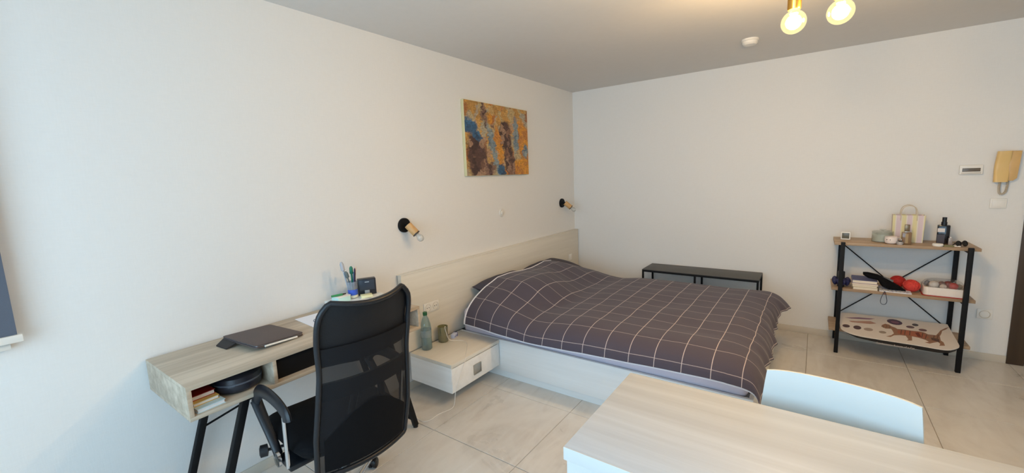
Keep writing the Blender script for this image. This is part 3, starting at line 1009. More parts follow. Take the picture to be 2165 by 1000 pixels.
# ================================================================== DINING TABLE + WHITE CHAIR
TBX0, TBX1, TBY0, TBY1, TBZ = 1.780, 2.985, 0.930, 1.448, 0.750
tbl = thing('dining_table', 'pale ash table with white drawer front in the foreground', 'table', (2.38, 1.19, 0))
TI = Matrix.Translation((-2.38, -1.19, 0))
def Tk(b, name, mat, par=tbl):
    o = b.build(name, mat, par, 40)
    if par is tbl:
        o.matrix_parent_inverse = TI
    return o
Tk(MB().box(TBX0, TBX1, TBY0 + 0.0025, TBY1, TBZ - 0.038, TBZ, 0.0015), 'tabletop', M_TABLE)
Tk(MB().box(TBX0, TBX1, TBY0, TBY0 + 0.0025, TBZ - 0.038, TBZ, 0.0005), 'front_edging', M_TABLEF)
for x in (TBX0 + 0.005, TBX1 - 0.043):
    Tk(MB().box(x, x + 0.038, TBY0 + 0.025, TBY1 - 0.006, 0, TBZ - 0.038, 0.0015), 'panel_leg', M_TABLEF)
Tk(MB().box(TBX0 + 0.043, TBX1 - 0.043, TBY0 + 0.026, TBY0 + 0.26, TBZ - 0.180, TBZ - 0.168).box(TBX0 + 0.043, TBX1 - 0.043, TBY0 + 0.25, TBY0 + 0.262, TBZ - 0.168, TBZ - 0.038), 'drawer_case', M_TABLEF)
for k in range(2):
    w = (TBX1 - TBX0 - 0.010) / 2
    x0 = TBX0 + 0.005 + w * k
    fr = Tk(MB().box(x0 + 0.0015, x0 + w - 0.0015, TBY0 + 0.006, TBY0 + 0.024, TBZ - 0.182, TBZ - 0.041, 0.0015), 'drawer', M_TABLEF)
    MB().cyl((x0 + 0.052, TBY0 + 0.006, TBZ - 0.078), (x0 + 0.052, TBY0 - 0.014, TBZ - 0.078), 0.005, seg=10).cyl((x0 + 0.15, TBY0 + 0.006, TBZ - 0.078), (x0 + 0.15, TBY0 - 0.014, TBZ - 0.078), 0.005, seg=10) \
        .cyl((x0 + 0.042, TBY0 - 0.016, TBZ - 0.078), (x0 + 0.16, TBY0 - 0.016, TBZ - 0.078), 0.006, seg=10).build('handle', M_NICKEL, fr)

wc = thing('dining_chair', 'glossy white shell dining chair tucked in behind the pale table', 'chair', (2.366, 1.334, 0), math.radians(-7))
# one moulded shell: seat runs into the back, opening towards -Y
prof, LP = curve_table([(-0.20, 0.445), (-0.17, 0.462), (-0.05, 0.450), (0.10, 0.440), (0.165, 0.470), (0.190, 0.560), (0.205, 0.690), (0.215, 0.836)], 40)
def shell(u, w):
    y, z = prof[int(round(w * 40))]
    a = u * 2 - 1
    half = 0.215 - 0.030 * max(0, (w - 0.55) / 0.45) - 0.006 * max(0, (0.1 - w) / 0.1)
    zz = z + (0.012 * a * a if w < 0.5 else 0)
    yy = y - (0.020 * a * a if w > 0.55 else 0) + (0.020 * a * a * (w - 0.5) / 0.05 * -1 if 0.5 < w <= 0.55 else 0)
    if w > 0.93:
        zz -= (w - 0.93) / 0.07 * (0.007 * a ** 6 + 0.003 * a * a)
    return Vector((a * half, yy, zz))
MB().sheet(20, 40, shell, -0.009).build('shell', M_GLOSSW, wc, 50)
for sx in (-1, 1):
    for sy in (-1, 1):
        MB().cyl((sx * 0.13, 0.02 + sy * 0.10, 0.432), (sx * 0.20, 0.02 + sy * 0.19, 0.0), 0.011, seg=14).build('leg', M_CHROME, wc)
MB().tube([(-0.13, -0.08, 0.430), (0.13, -0.08, 0.430), (0.13, 0.12, 0.430), (-0.13, 0.12, 0.430)], 0.009, 8, True).build('seat_frame', M_CHROME, wc)

# ================================================================== LOW CONSOLE BENCH behind bed
bn = thing('console_bench', 'low black metal bench against the back wall behind bed', 'bench', (1.43, 4.27, 0))
BI = Matrix.Translation((-1.43, -4.27, 0))
def Bk(b, name, mat):
    o = b.build(name, mat, bn, 40)
    o.matrix_parent_inverse = BI
    return o
QX0, QX1, QY0, QY1, QZ = 0.925, 1.945, 4.115, 4.440, 0.525
Bk(MB().box(QX0, QX1, QY0, QY1, QZ - 0.006, QZ, 0.001), 'top', plain('grey_black_steel', (76, 74, 70), 0.5))
for y in (QY0, QY1 - 0.016):
    Bk(MB().box(QX0, QX1, y, y + 0.016, QZ - 0.024, QZ - 0.006), 'rail', M_BLACKM)
for x in (QX0, QX1 - 0.016):
    Bk(MB().box(x, x + 0.016, QY0 + 0.016, QY1 - 0.016, QZ - 0.024, QZ - 0.006), 'rail', M_BLACKM)
for x in (QX0, (QX0 + QX1) / 2 - 0.02, QX1 - 0.016):
    for y in (QY0, QY1 - 0.016):
        Bk(MB().box(x, x + 0.016, y, y + 0.016, 0.0, QZ - 0.024), 'leg', M_BLACKM)

# ================================================================== SHELF UNIT
sh = thing('shelf_unit', 'open rack with three oak shelves and black metal posts', 'shelf', (2.845, 4.27, 0))
SI = Matrix.Translation((-2.845, -4.27, 0))
def Sk(b, name, mat):
    o = b.build(name, mat, sh, 40)
    o.matrix_parent_inverse = SI
    return o
SZ = {'top': (0.868, 0.889), 'mid': (0.505, 0.526), 'bot': (0.172, 0.193)}
SX0, SX1, SY0, SY1 = 2.447, 3.238, 4.1135, 4.4310
for k, (z0, z1) in SZ.items():
    Sk(MB().box(SX0, SX1, SY0, SY1, z0, z1, 0.001), 'shelf_board', M_SHELF)
for x in (2.500, 3.186):
    for y, zt in ((4.0995, 0.893), (4.4430, 0.866)):
        Sk(MB().box(x - 0.013, x + 0.013, y - 0.0135, y + 0.0135 if y < 4.2 else y + 0.012, 0.0, zt, 0.001), 'post', M_BLACKM)
for x in (2.500, 3.186):
    for z in (0.860, 0.497, 0.164):
        Sk(MB().box(x - 0.010, x + 0.010, 4.113, 4.430, z - 0.008, z + 0.0075), 'bearer', M_BLACKM)
Sk(MB().cyl((2.515, 4.440, 0.830), (3.172, 4.440, 0.215), 0.0042, seg=8), 'brace_rod', M_BLACKM)
Sk(MB().cyl((3.172, 4.446, 0.830), (2.515, 4.446, 0.235), 0.0042, seg=8), 'brace_rod', M_BLACKM)

TZ, MZ, BZ = 0.889, 0.526, 0.193
# --- top shelf
t = thing('digital_thermometer', 'small white digital thermometer at left end of top shelf', 'thermometer', (2.520, 4.270, TZ), math.radians(-6))
MB().box(-0.031, 0.031, -0.006, 0.008, 0.001, 0.064, 0.004).build('case', M_WHITEP, t)
MB().box(-0.023, 0.023, -0.0075, -0.006, 0.012, 0.056, 0.0004).build('screen', plain('lcd_olive', (98, 94, 78), 0.3), t)
MB().box(-0.022, 0.022, 0.008, 0.024, 0.0, 0.006, 0.001).build('stand', M_WHITEP, t)

t = thing('candle_jar', 'glass candle jar with flat lid and knob on top shelf', 'candle', (2.740, 4.255, TZ))
M_CLR = thin_glass('clear_glass', (0.93, 0.96, 0.94), 0.06, 0.9)
MB().lathe([(0.0, 0.0), (0.060, 0.0), (0.063, 0.004), (0.063, 0.076), (0.060, 0.076), (0.060, 0.005), (0.0, 0.005)], seg=32, caps=False).build('glass', M_CLR, t)
MB().lathe([(0.0, 0.006), (0.0585, 0.006), (0.0585, 0.060), (0.0, 0.060)], seg=32, caps=False).build('wax', plain('pale_green_wax', (218, 216, 206), 0.5), t)
ld = MB().lathe([(0.0, 0.0765), (0.063, 0.0765), (0.064, 0.080), (0.060, 0.083), (0.0, 0.084)], seg=32, caps=False).build('lid', M_CLR, t)
MB().lathe([(0.010, 0.083), (0.008, 0.088), (0.020, 0.092), (0.020, 0.096), (0.0, 0.097)], seg=20, caps=False).build('knob', M_CLR, ld)

t = thing('face_mug', 'small pinkish white mug with two dot eyes on top shelf', 'mug', (2.782, 4.160, TZ), math.radians(-20))
M_MUG = plain('pinkish_ceramic', (232, 218, 210), 0.3, var=0.02)
MB().lathe([(0.0, 0.004), (0.020, 0.0), (0.034, 0.008), (0.040, 0.028), (0.037, 0.050), (0.034, 0.055), (0.032, 0.053), (0.035, 0.028), (0.0, 0.010)], seg=28, caps=False).build('bowl', M_MUG, t)
for s in (-1, 1):
    MB().ball((-0.006 + s * 0.010, -0.0375, 0.034), 0.003, 0.003, 0.003, 8, 6).build('eye', M_BLACKP, t)
MB().tube([(0.034, 0.0, 0.044), (0.052, 0.0, 0.046), (0.058, 0.0, 0.030), (0.050, 0.0, 0.016), (0.034, 0.0, 0.016)], 0.005, 8, False, 2).build('handle', plain('grey_ceramic', (170, 162, 158), 0.35), t)
t = thing('trinket', 'tiny grey trinket dish with dark top beside face mug', 'dish', (2.828, 4.130, TZ))
MB().lathe([(0.0, 0.0), (0.016, 0.0), (0.020, 0.012), (0.016, 0.024), (0.0, 0.024)], seg=18, caps=False).build('body', plain('grey_ceramic', (170, 162, 158), 0.35), t)
MB().lathe([(0.0, 0.024), (0.010, 0.024), (0.010, 0.030), (0.0, 0.031)], seg=14, caps=False).build('cap', M_BLACKP, t)

t = thing('perfume_bottle', 'brown glass perfume bottle with tall cap before striped bag', 'bottle', (2.866, 4.172, TZ))
MB().box(-0.027, 0.027, -0.016, 0.016, 0.0, 0.090, 0.005).build('body', plain('brown_glass', (132, 104, 76), 0.15, var=0.1), t)
MB().box(-0.008, 0.008, -0.0166, -0.016, 0.010, 0.078).build('label', plain('gold_label', (166, 140, 96), 0.4), t)
MB().box(-0.014, 0.014, -0.012, 0.012, 0.090, 0.096, 0.001).build('collar', M_NICKEL, t)
MB().box(-0.0135, 0.0135, -0.012, 0.012, 0.096, 0.146, 0.002).build('cap', plain('bronze_cap', (128, 108, 84), 0.3, 0.6), t)

# striped gift bag
def stripe_mat():
    t = NT('striped_bag_paper')
    tc = t.n('TexCoord').outputs['Object']
    sp = t.n('SeparateXYZ')
    t.l(tc, sp.inputs[0])
    fr = t.math('FRACT', t.math('ADD', t.math('MULTIPLY', sp.outputs[0], 1 / 0.060), 0.12))
    col = t.ramp(fr, [(0.0, srgb(214, 196, 198)), (0.02, srgb(214, 196, 198)), (0.40, srgb(218, 198, 202)), (0.46, srgb(226, 218, 206)), (0.54, srgb(224, 212, 164)), (0.86, srgb(224, 212, 164)), (0.93, srgb(226, 218, 206))])
    return t.done(t.principled(col, 0.6, 0, 0.3))
t = thing('gift_bag', 'pastel pink and yellow striped paper gift bag on top shelf', 'bag', (2.885, 4.310, TZ), math.radians(-3))
M_STR = stripe_mat()
bw, bd, bhh = 0.092, 0.042, 0.205
sl = lambda s, z: s * (bw - 0.004 + 0.006 * z / bhh)
bag = MB()
for y0, y1 in ((-bd, -bd + 0.0015), (bd - 0.0015, bd)):
    bag.prism([(-bw + 0.006, 0), (bw - 0.006, 0), (bw, bhh), (-bw, bhh)], 0, 1, lambda x, y, z, y0=y0, y1=y1: Vector((x, y0 + (y1 - y0) * z, y)))
bag.build('panel', M_STR, t, 0)
gs = MB()
for s in (-1, 1):
    gs.prism([(-bd, 0), (bd, 0), (bd, bhh), (0.0, bhh - 0.004), (-bd, bhh)], 0, 0.0015, lambda x, y, z, s=s: Vector((s * (bw - 0.006 + 0.006 * y / bhh) + (0.012 * s * -1) * (1 - abs(x) / bd) * y / bhh - s * z, x, y)))
gs.box(-bw + 0.006, bw - 0.006, -bd, bd, 0, 0.0015)
gs.build('gusset', plain('bag_side_paper', (206, 190, 188), 0.6), t, 0)
for y in (-bd - 0.002, bd + 0.002):
    MB().tube([(-0.045, y, 0.165), (-0.045, y, 0.235), (-0.032, y, 0.268), (0.0, y, 0.280), (0.032, y, 0.268), (0.045, y, 0.235), (0.045, y, 0.165)], 0.0032, 6, False, 2).build('handle', plain('paper_cord', (206, 192, 170), 0.7), t)

t = thing('black_bottle', 'tall square black bottle with white label on top shelf', 'bottle', (3.075, 4.280, TZ), math.radians(-8))
MB().box(-0.033, 0.033, -0.024, 0.024, 0.0, 0.138, 0.005).build('body', plain('black_glass', (26, 22, 24), 0.15), t)
MB().box(-0.031, 0.006, -0.0246, -0.024, 0.088, 0.115).build('label', plain('white_label', (224, 216, 212), 0.6), t)
MB().box(-0.031, 0.008, -0.0246, -0.024, 0.006, 0.070).build('lower_label', plain('slate_label', (66, 58, 64), 0.5), t)
MB().cyl((0, 0, 0.138), (0, 0, 0.160), 0.016, seg=18).build('neck', M_BLACKP, t)
MB().cyl((0, 0, 0.160), (0, 0, 0.194), 0.0125, seg=18).build('pump', M_BLACKP, t)
t = thing('sample_vial', 'slim clear grey vial standing against the black bottle', 'vial', (3.104, 4.222, TZ))
MB().box(-0.010, 0.010, -0.008, 0.008, 0.0, 0.052, 0.002).build('body', plain('grey_clear', (170, 160, 156), 0.25), t)
MB().cyl((0, 0, 0.052), (0, 0, 0.060), 0.005, seg=12).build('cap', M_WHITEP, t)
t = MB().lathe([(0.0, 0.0), (0.027, 0.0), (0.029, 0.004), (0.029, 0.014), (0.026, 0.018), (0.0, 0.018)], seg=28, caps=False).build('cream_tin', M_WHITEP, None, 40, (3.030, 4.150, TZ))
tag(t, 'flat round white tin at foot of the black bottle', 'tin')
t = MB().box(-0.026, 0.026, -0.018, 0.018, 0.0, 0.010, 0.003).build('green_soap', plain('olive_green', (128, 124, 84), 0.5), None, 40, (3.083, 4.145, TZ), (0, 0, 0.1))
tag(t, 'small flat olive green packet between tin and earphones', 'packet')
t = MB().box(-0.026, 0.026, -0.016, 0.016, 0.0, 0.007, 0.002).build('white_card', M_WHITEP, None, 40, (3.122, 4.170, TZ), (0, 0, -0.2))
tag(t, 'small white card beside the black sunglasses on top shelf', 'card')
t = thing('sunglasses', 'folded black sunglasses near right end of top shelf', 'sunglasses', (3.150, 4.180, TZ), math.radians(35))
for s in (-1, 1):
    MB().lathe([(0.0, 0), (0.018, 0.0), (0.021, 0.002), (0.018, 0.004), (0.0, 0.004)], (s * 0.022, -0.004, 0.021), (0, -1, 0.25), 20, False).build('lens', plain('black_lens', (18, 14, 14), 0.1), t)
MB().tube([(-0.006, -0.006, 0.026), (0, -0.006, 0.030), (0.006, -0.006, 0.026)], 0.003, 6, False, 1).build('bridge', M_BLACKP, t)
for s in (-1, 1):
    MB().tube([(s * 0.042, -0.002, 0.026), (s * 0.043, 0.012 + 0.005 * s, 0.024), (s * -0.02, 0.016 + 0.005 * s, 0.018), (s * -0.038, 0.016 + 0.005 * s, 0.004)], 0.003, 6, False, 1).build('temple', M_BLACKP, t)

# --- middle shelf
t = thing('hair_scrunchie', 'navy blue ruffled scrunchie wrapped round black jar on middle shelf', 'scrunchie', (2.506, 4.175, MZ))
def ruff(u, v):
    a, c = 2 * PI * u, 2 * PI * v
    rr = 0.013 + 0.005 * math.sin(a * 9) + 0.002 * math.sin(a * 14 + c * 2)
    R0 = 0.043
    return Vector(((R0 + rr * math.cos(c)) * math.cos(a), (R0 + rr * math.cos(c)) * math.sin(a), 0.045 + 0.008 * math.sin(a * 5) + rr * 1.5 * math.sin(c)))
MB().sheet(90, 14, ruff).build('ruffle', plain('navy_satin', (34, 36, 78), 0.55, var=0.2), t, 180)
tag(MB().lathe([(0.0, 0.0), (0.021, 0.0), (0.023, 0.006), (0.023, 0.118), (0.019, 0.124), (0.0, 0.124)], seg=24, caps=False).build('black_jar', plain('matt_black', (20, 20, 24), 0.4), None, 40, (2.506, 4.175, MZ)),
    'tall matt black jar ringed by the navy scrunchie', 'jar')

def flatbook(x, y, z, w, d_, hgt, rgb, lab, rot=0.0, grp='books and pads on the middle shelf', name='notebook'):
    r_ = thing(name, lab, 'notebook', (x, y, z), math.radians(rot), grp)
    m = plain('cover_%d_%d_%d' % rgb, rgb, 0.5)
    MB().box(-w / 2, w / 2, -d_ / 2, d_ / 2, 0, 0.002).box(-w / 2, w / 2, -d_ / 2, d_ / 2, hgt - 0.002, hgt).box(-w / 2, w / 2, d_ / 2 - 0.002, d_ / 2, 0.002, hgt - 0.002).build('cover', m, r_)
    MB().box(-w / 2 + 0.003, w / 2 - 0.003, -d_ / 2 + 0.002, d_ / 2 - 0.002, 0.002, hgt - 0.002).build('pages', plain('notebook_pages', (228, 216, 196), 0.8, var=0.06, scale=300), r_)
flatbook(2.650, 4.225, MZ, 0.150, 0.205, 0.020, (206, 190, 160), 'thick cream notebook at the bottom of the stack', 2)
flatbook(2.652, 4.222, MZ + 0.020, 0.150, 0.195, 0.016, (196, 186, 150), 'sand coloured notebook in the middle of the stack', -2)
flatbook(2.648, 4.224, MZ + 0.036, 0.155, 0.198, 0.010, (232, 214, 204), 'thin pinkish white notebook near top of the stack', 1)
flatbook(2.650, 4.230, MZ + 0.046, 0.150, 0.185, 0.024, (98, 98, 140), 'violet blue notebook on top of the stack', -1)

def check_mat():
    t = NT('blue_white_print')
    tc = t.n('TexCoord').outputs['Object']
    v = t.n('TexVoronoi', i_Scale=55.0)
    t.l(tc, v.inputs['Vector'])
    col = t.ramp(v.outputs['Distance'], [(0.25, srgb(112, 124, 168)), (0.42, srgb(228, 230, 236))])
    return t.done(t.principled(col, 0.6))
t = thing('magazine', 'thin magazine with blue and white printed cover under the black hat', 'magazine', (2.828, 4.185, MZ), math.radians(-2))
MB().box(-0.090, 0.090, -0.066, 0.10, 0.0, 0.006, 0.001).build('pages', plain('white_pages', (226, 226, 228), 0.7, var=0.03), t)
MB().box(-0.090, 0.090, -0.066, 0.10, 0.006, 0.0075).build('cover', check_mat(), t)

t = thing('fabric_hat', 'folded black fabric hat lying aslant on middle shelf', 'hat', (2.765, 4.195, MZ + 0.0078))
def capf(sgn):
    def g(u, v):
        x = -0.125 + 0.25 * u
        top = interp([(0, 0.118), (0.12, 0.120), (0.35, 0.108), (0.6, 0.076), (0.85, 0.034), (1.0, 0.004)], u)
        bot = interp([(0, 0.098), (0.12, 0.076), (0.35, 0.066), (0.45, 0.020), (0.6, 0.002), (1.0, 0.0)], u)
        yw = 0.055 * (1 - 0.5 * abs(2 * u - 1))
        a = v * PI
        y = -math.cos(a) * yw
        mid, hf = (top + bot) / 2, (top - bot) / 2
        return Vector((x, y, mid + sgn * hf * math.sin(a) ** 0.7))
    return g
b = MB().sheet(28, 14, capf(1)).sheet(28, 14, capf(-1))
bmesh.ops.remove_doubles(b.bm, verts=list(b.bm.verts), dist=0.0004)
bmesh.ops.recalc_face_normals(b.bm, faces=list(b.bm.faces))
b.build('crown', M_BLACKF, t, 60)
MB().tube([(-0.03, 0.0, 0.085), (0.01, 0.0, 0.080), (0.05, 0.0, 0.060)], 0.012, 8, False, 1).build('strap', plain('grey_strap', (112, 112, 112), 0.6), t)

for (x, y, r, rgb, lab) in ((2.862, 4.345, 0.048, (178, 34, 26), 'smaller dark red wool ball behind the black hat'), (2.925, 4.225, 0.049, (208, 60, 50), 'larger bright red wool ball beside the white box')):
    t = thing('wool_ball', lab, 'wool ball', (x, y, MZ), 0, 'red wool balls')
    MB().ball((0, 0, r * 0.9), r, r, r * 0.9, 28, 18).build('core', plain('red_wool_%d' % rgb[0], rgb, 0.75, var=0.25, scale=120, bump=0.4), t)
    st_ = MB()
    for q in range(9):
        ax = Vector((math.sin(q * 2.1), math.cos(q * 1.7), math.sin(q * 3.3) * 0.8)).normalized()
        e1 = ax.orthogonal().normalized(); e2 = ax.cross(e1)
        pts = []
        for k in range(24):
            a = 2 * PI * k / 24
            w = (e1 * math.cos(a) + e2 * math.sin(a)) * r * 0.96 + ax * r * 0.28
            pts.append(Vector((w.x, w.y, w.z * 0.9 + r * 0.9)))
        st_.tube(pts, 0.0018, 5, True)
    st_.build('yarn', plain('red_yarn_%d' % rgb[0], tuple(min(255, c + 18) for c in rgb), 0.8, var=0.2, scale=200), t)

t = thing('gift_box', 'white box with clear window showing red and white trinkets', 'box', (3.095, 4.225, MZ), math.radians(-3))
gb, gd, gh = 0.112, 0.095, 0.064
def rbox(x0, x1, y0, y1, z0, z1, r=0.022):
    return MB().prism(rounded(x0, x1, y0, y1, r), z0, z1, None, 0.002)
rbox(-gb - 0.006, gb + 0.006, -gd - 0.006, gd + 0.006, 0.0, 0.006).build('red_base', plain('red_card', (164, 44, 36), 0.6), t)
wallm = MB()
outl, inl = rounded(-gb, gb, -gd, gd, 0.022), rounded(-gb + 0.003, gb - 0.003, -gd + 0.003, gd - 0.003, 0.019)
bq = bmesh.new()
vo = [[bq.verts.new((x, y, z)) for x, y in pl_] for pl_, z in ((outl, 0.006), (outl, gh), (inl, gh), (inl, 0.0435))]
n_ = len(outl)
for a in range(3):
    for k in range(n_):
        k2 = (k + 1) % n_
        bq.faces.new((vo[a][k], vo[a][k2], vo[a + 1][k2], vo[a + 1][k]))
bq.faces.new(vo[3])
wallm._merge(bq)
wallm.build('tray', plain('cream_white_card', (232, 222, 212), 0.55), t)
def lidf(u, v):
    a, c = u * 2 - 1, v * 2 - 1
    e = (max(0, 1 - abs(a) ** 4) * max(0, 1 - abs(c) ** 4)) ** 0.5
    return Vector((a * (gb - 0.004), c * (gd - 0.004), gh - 0.001 + 0.046 * e))
MB().sheet(16, 14, lidf).build('window', thin_glass('clear_lid', (0.95, 0.95, 0.95), 0.07, 0.95), t, 60)
for x, y, r, rgb in ((-0.055, -0.02, 0.028, (224, 216, 208)), (-0.078, 0.045, 0.020, (120, 108, 104)), (-0.005, 0.03, 0.022, (132, 100, 98)), (0.045, -0.025, 0.026, (188, 50, 46)), (0.030, 0.045, 0.024, (150, 52, 50)), (-0.01, -0.045, 0.020, (206, 190, 178)), (0.080, 0.01, 0.018, (150, 136, 116))):
    q = thing('trinket_ball', {(224, 216, 208): 'shiny white ball inside the windowed box', (120, 108, 104): 'small dark grey ball in rear corner of windowed box', (132, 100, 98): 'mauve ball in the middle of windowed box',
               (188, 50, 46): 'bright red ball at front of windowed box', (150, 52, 50): 'deep red ball at rear of windowed box', (206, 190, 178): 'beige ball at front edge of windowed box', (150, 136, 116): 'olive beige ball at right end of windowed box'}[rgb],
              'ball', (3.095 + x, 4.225 + y, MZ + 0.044), 0, 'balls in the windowed box')
    MB().ball((0, 0, r), r, r, r, 18, 12).build('ball_body', plain('trinket_%d_%d' % rgb[:2], rgb, 0.25), q)
    MB().lathe([(0.004, 0), (0.004, 0.005), (0.0, 0.006)], (0, 0, 2 * r - 0.001), seg=10).build('cap', M_NICKEL, q)

t = thing('key_loop', 'thin dark cord loop hanging over the middle shelf edge', 'cord', (2.765, 4.105, MZ))
MB().tube([(0.000, 0.030, 0.003), (-0.001, 0.004, 0.003), (-0.006, -0.001, -0.005), (-0.016, -0.002, -0.035), (-0.022, -0.002, -0.070), (-0.014, -0.002, -0.092), (0.008, -0.002, -0.093), (0.018, -0.002, -0.072), (0.012, -0.002, -0.035), (0.006, -0.001, -0.005), (0.003, 0.004, 0.003), (0.002, 0.030, 0.003)], 0.0022, 6, False, 2).build('loop', plain('dark_cord', (70, 74, 84), 0.5), t)
MB().lathe([(0.0, 0), (0.006, 0), (0.006, 0.010), (0.0, 0.010)], (0, -0.0025, -0.012), (0, 0, 1), 10, False).build('bead', plain('brown_bead', (120, 84, 80), 0.5), t)

# --- printed mat on the bottom shelf, sloping up to the back
mat_t = thing('printed_mat', 'stiff white mat printed with a striped cat on bottom shelf', 'mat', (2.845, 4.19, BZ))
MP, SLOPE = Vector((2.845, 3.955, 0.2005)), 0.115
def mat_z(y):
    return MP.z + (y - MP.y) * SLOPE
MN = Vector((0, -SLOPE, 1)).normalized()
MI = Matrix.Translation((-2.845, -4.19, -BZ))
# outline read from the photo, laid on the sloping plane
px = [(1776, 664), (1774, 690), (1786, 701), (1812, 710), (1850, 717), (1900, 725), (1950, 733), (1985, 739), (2006, 741), (2022, 738), (2030, 732), (2024, 715), (2012, 691), (2004, 687), (1960, 682), (1900, 674), (1840, 668), (1796, 663)]
ol = []
for q in px:
    w = hitp(q[0], q[1], MP, MN)
    w.y = min(w.y, 4.405)
    ol.append((min(max(w.x, 2.517), 3.170), w.y))
_p = [Vector(q) for q in ol]
ol = []
for _i in range(len(_p)):
    _a, _b, _c, _d = _p[_i - 1], _p[_i], _p[(_i + 1) % len(_p)], _p[(_i + 2) % len(_p)]
    for _k in range(4):
        _s = _k / 4
        q = 0.5 * ((2 * _b) + (_c - _a) * _s + (2 * _a - 5 * _b + 4 * _c - _d) * _s * _s + (3 * _b - _a - 3 * _c + _d) * _s ** 3)
        ol.append((min(max(q.x, 2.5165), 3.1705), min(q.y, 4.41)))
def mfn(x, y, z):
    return Vector((x, y, mat_z(y) + z))
M_MATW = plain('white_print_board', (226, 216, 206), 0.4, var=0.02)
o = MB().prism(ol, 0.0, 0.004, mfn).build('board', M_MATW, mat_t, 0)
o.matrix_parent_inverse = MI
# dark front lip
fr_px = px[2:11]
lip = []
for q in fr_px:
    w = hitp(q[0], q[1], MP, MN)
    lip.append(Vector((min(max(w.x, 2.517), 3.170), w.y, 0)))
nl = len(lip)
def lipf(u, v):
    i = u * (nl - 1)
    k = min(nl - 2, int(i))
    q = lip[k].lerp(lip[k + 1], i - k)
    hgt = 0.004 + 0.024 * math.sin(PI * min(1, max(0, u))) ** 0.6
    return Vector((q.x, q.y - 0.001 + 0.010 * v, mat_z(q.y) - hgt * v))
o = MB().sheet(40, 3, lipf, -0.003).build('front_lip', plain('black_lip', (24, 20, 20), 0.5), mat_t, 60)
o.matrix_parent_inverse = MI
# print: cat and small pictures, thin inlays on the board
def decal(name, pts, rgb, dz=0.0046, label=None):
    ol2 = []
    for q in pts:
        w = hitp(q[0], q[1], MP + Vector((0, 0, 0.004)), MN)
        w.y = min(w.y, 4.398)
        ol2.append((w.x, w.y))
    o = MB().prism(ol2, dz - 0.0004, dz, mfn).build(name, plain('print_%d_%d_%d' % rgb, rgb, 0.6, var=0.3, scale=160), mat_t, 0)
    o.matrix_parent_inverse = MI
    if label:
        o['label'] = label
def Z2(*pts):
    return [(1850 + x / 10, 660 + y / 10) for x, y in pts]
decal('cat_print', Z2((130, 300), (150, 270), (215, 245), (300, 265), (350, 300), (430, 330), (470, 355), (620, 370), (750, 390), (950, 410), (1040, 430), (1120, 470), (1290, 490), (1340, 440), (1380, 390),
                      (1480, 340), (1560, 320), (1500, 365), (1420, 395), (1400, 460), (1370, 510), (1390, 600), (1450, 640), (1480, 710), (1360, 710), (1380, 670), (1330, 630), (1220, 650), (1160, 665),
                      (1050, 640), (1140, 625), (1060, 585), (920, 540), (780, 510), (785, 600), (670, 600), (710, 575), (650, 500), (520, 485), (400, 490), (330, 525), (230, 510), (340, 490), (400, 450), (370, 390), (340, 350), (220, 345)),
      (150, 112, 88), label='brown striped cat picture')
decal('flank_print', Z2((480, 385), (700, 395), (950, 425), (1050, 470), (1150, 540), (1050, 560), (900, 525), (700, 490), (560, 470), (470, 440)), (166, 98, 72), 0.0050)
decal('stripe_print', Z2((850, 440), (920, 430), (980, 530), (900, 520)), (112, 48, 34), 0.0054)
decal('stripe_print', Z2((1180, 540), (1350, 570), (1370, 640), (1200, 590)), (92, 66, 56), 0.0054)
for (x0, y0, x1, y1) in ((560, 375, 545, 470), (640, 385, 625, 480), (740, 395, 730, 495), (1010, 440, 985, 545), (1090, 480, 1060, 570), (1250, 495, 1230, 590), (1340, 480, 1300, 600)):
    decal('stripe_print', Z2((x0 - 10, y0), (x0 + 12, y0 + 3), (x1 + 12, y1), (x1 - 8, y1 - 4)), (104, 74, 60), 0.0056)
for (x0, y0) in ((170, 285), (240, 275), (310, 300)):
    decal('stripe_print', Z2((x0 - 8, y0), (x0 + 8, y0), (x0 + 14, y0 + 45), (x0 - 2, y0 + 45)), (120, 96, 78), 0.0054)
def oval(cx, cy, rx, ry, n=14, tilt_=0.0):
    return [(cx + rx * math.cos(2 * PI * k / n), cy + ry * math.sin(2 * PI * k / n) + tilt_ * rx * math.cos(2 * PI * k / n)) for k in range(n)]
decal('oval_print', oval(1891.5, 681, 16.5, 5.5, tilt_=0.18), (84, 62, 80))
decal('oval_print', oval(1892, 681.5, 9, 2.4, tilt_=0.18), (128, 84, 104), 0.0050)
for (x, y, rx, ry, rgb) in ((1924.5, 691.5, 9, 2.6, (112, 88, 92)), (1935, 687, 7, 2.6, (84, 78, 84)), (1951, 698, 9, 2.6, (118, 88, 88)), (1789, 689, 8, 3.2, (84, 64, 66)), (1812.5, 692.5, 8.5, 4.0, (92, 70, 72)), (1836, 696.5, 10, 3.2, (168, 150, 138)), (1866, 702.5, 8, 2.6, (160, 144, 128))):
    decal('oval_print', oval(x, y, rx, ry, tilt_=0.12), rgb)
decal('side_print', [(1795, 678), (1812, 679), (1840, 679), (1853, 684), (1840, 685), (1820, 683), (1800, 681)], (182, 142, 126))
decal('side_print', [(1786, 671.5), (1815, 671), (1850, 674), (1838, 675.5), (1800, 673.5)], (138, 104, 128))
# lettering along the dark lip
w0 = hitp(1852, 722.5, MP, MN); w1 = hitp(1933, 735, MP, MN)
mid = (w0 + w1) / 2
o = text_part('lettering', "Cat Anatomy & parts of a Cat", 0.017, plain('cream_ink', (206, 184, 170), 0.6), mat_t,
              (0, 0, 0), (math.radians(84), 0, math.atan2(w1.y - w0.y, w1.x - w0.x)))
o.location = Vector((mid.x - 2.845, mid.y - 0.009 - 4.19, mat_z(mid.y) - 0.0045 - BZ))

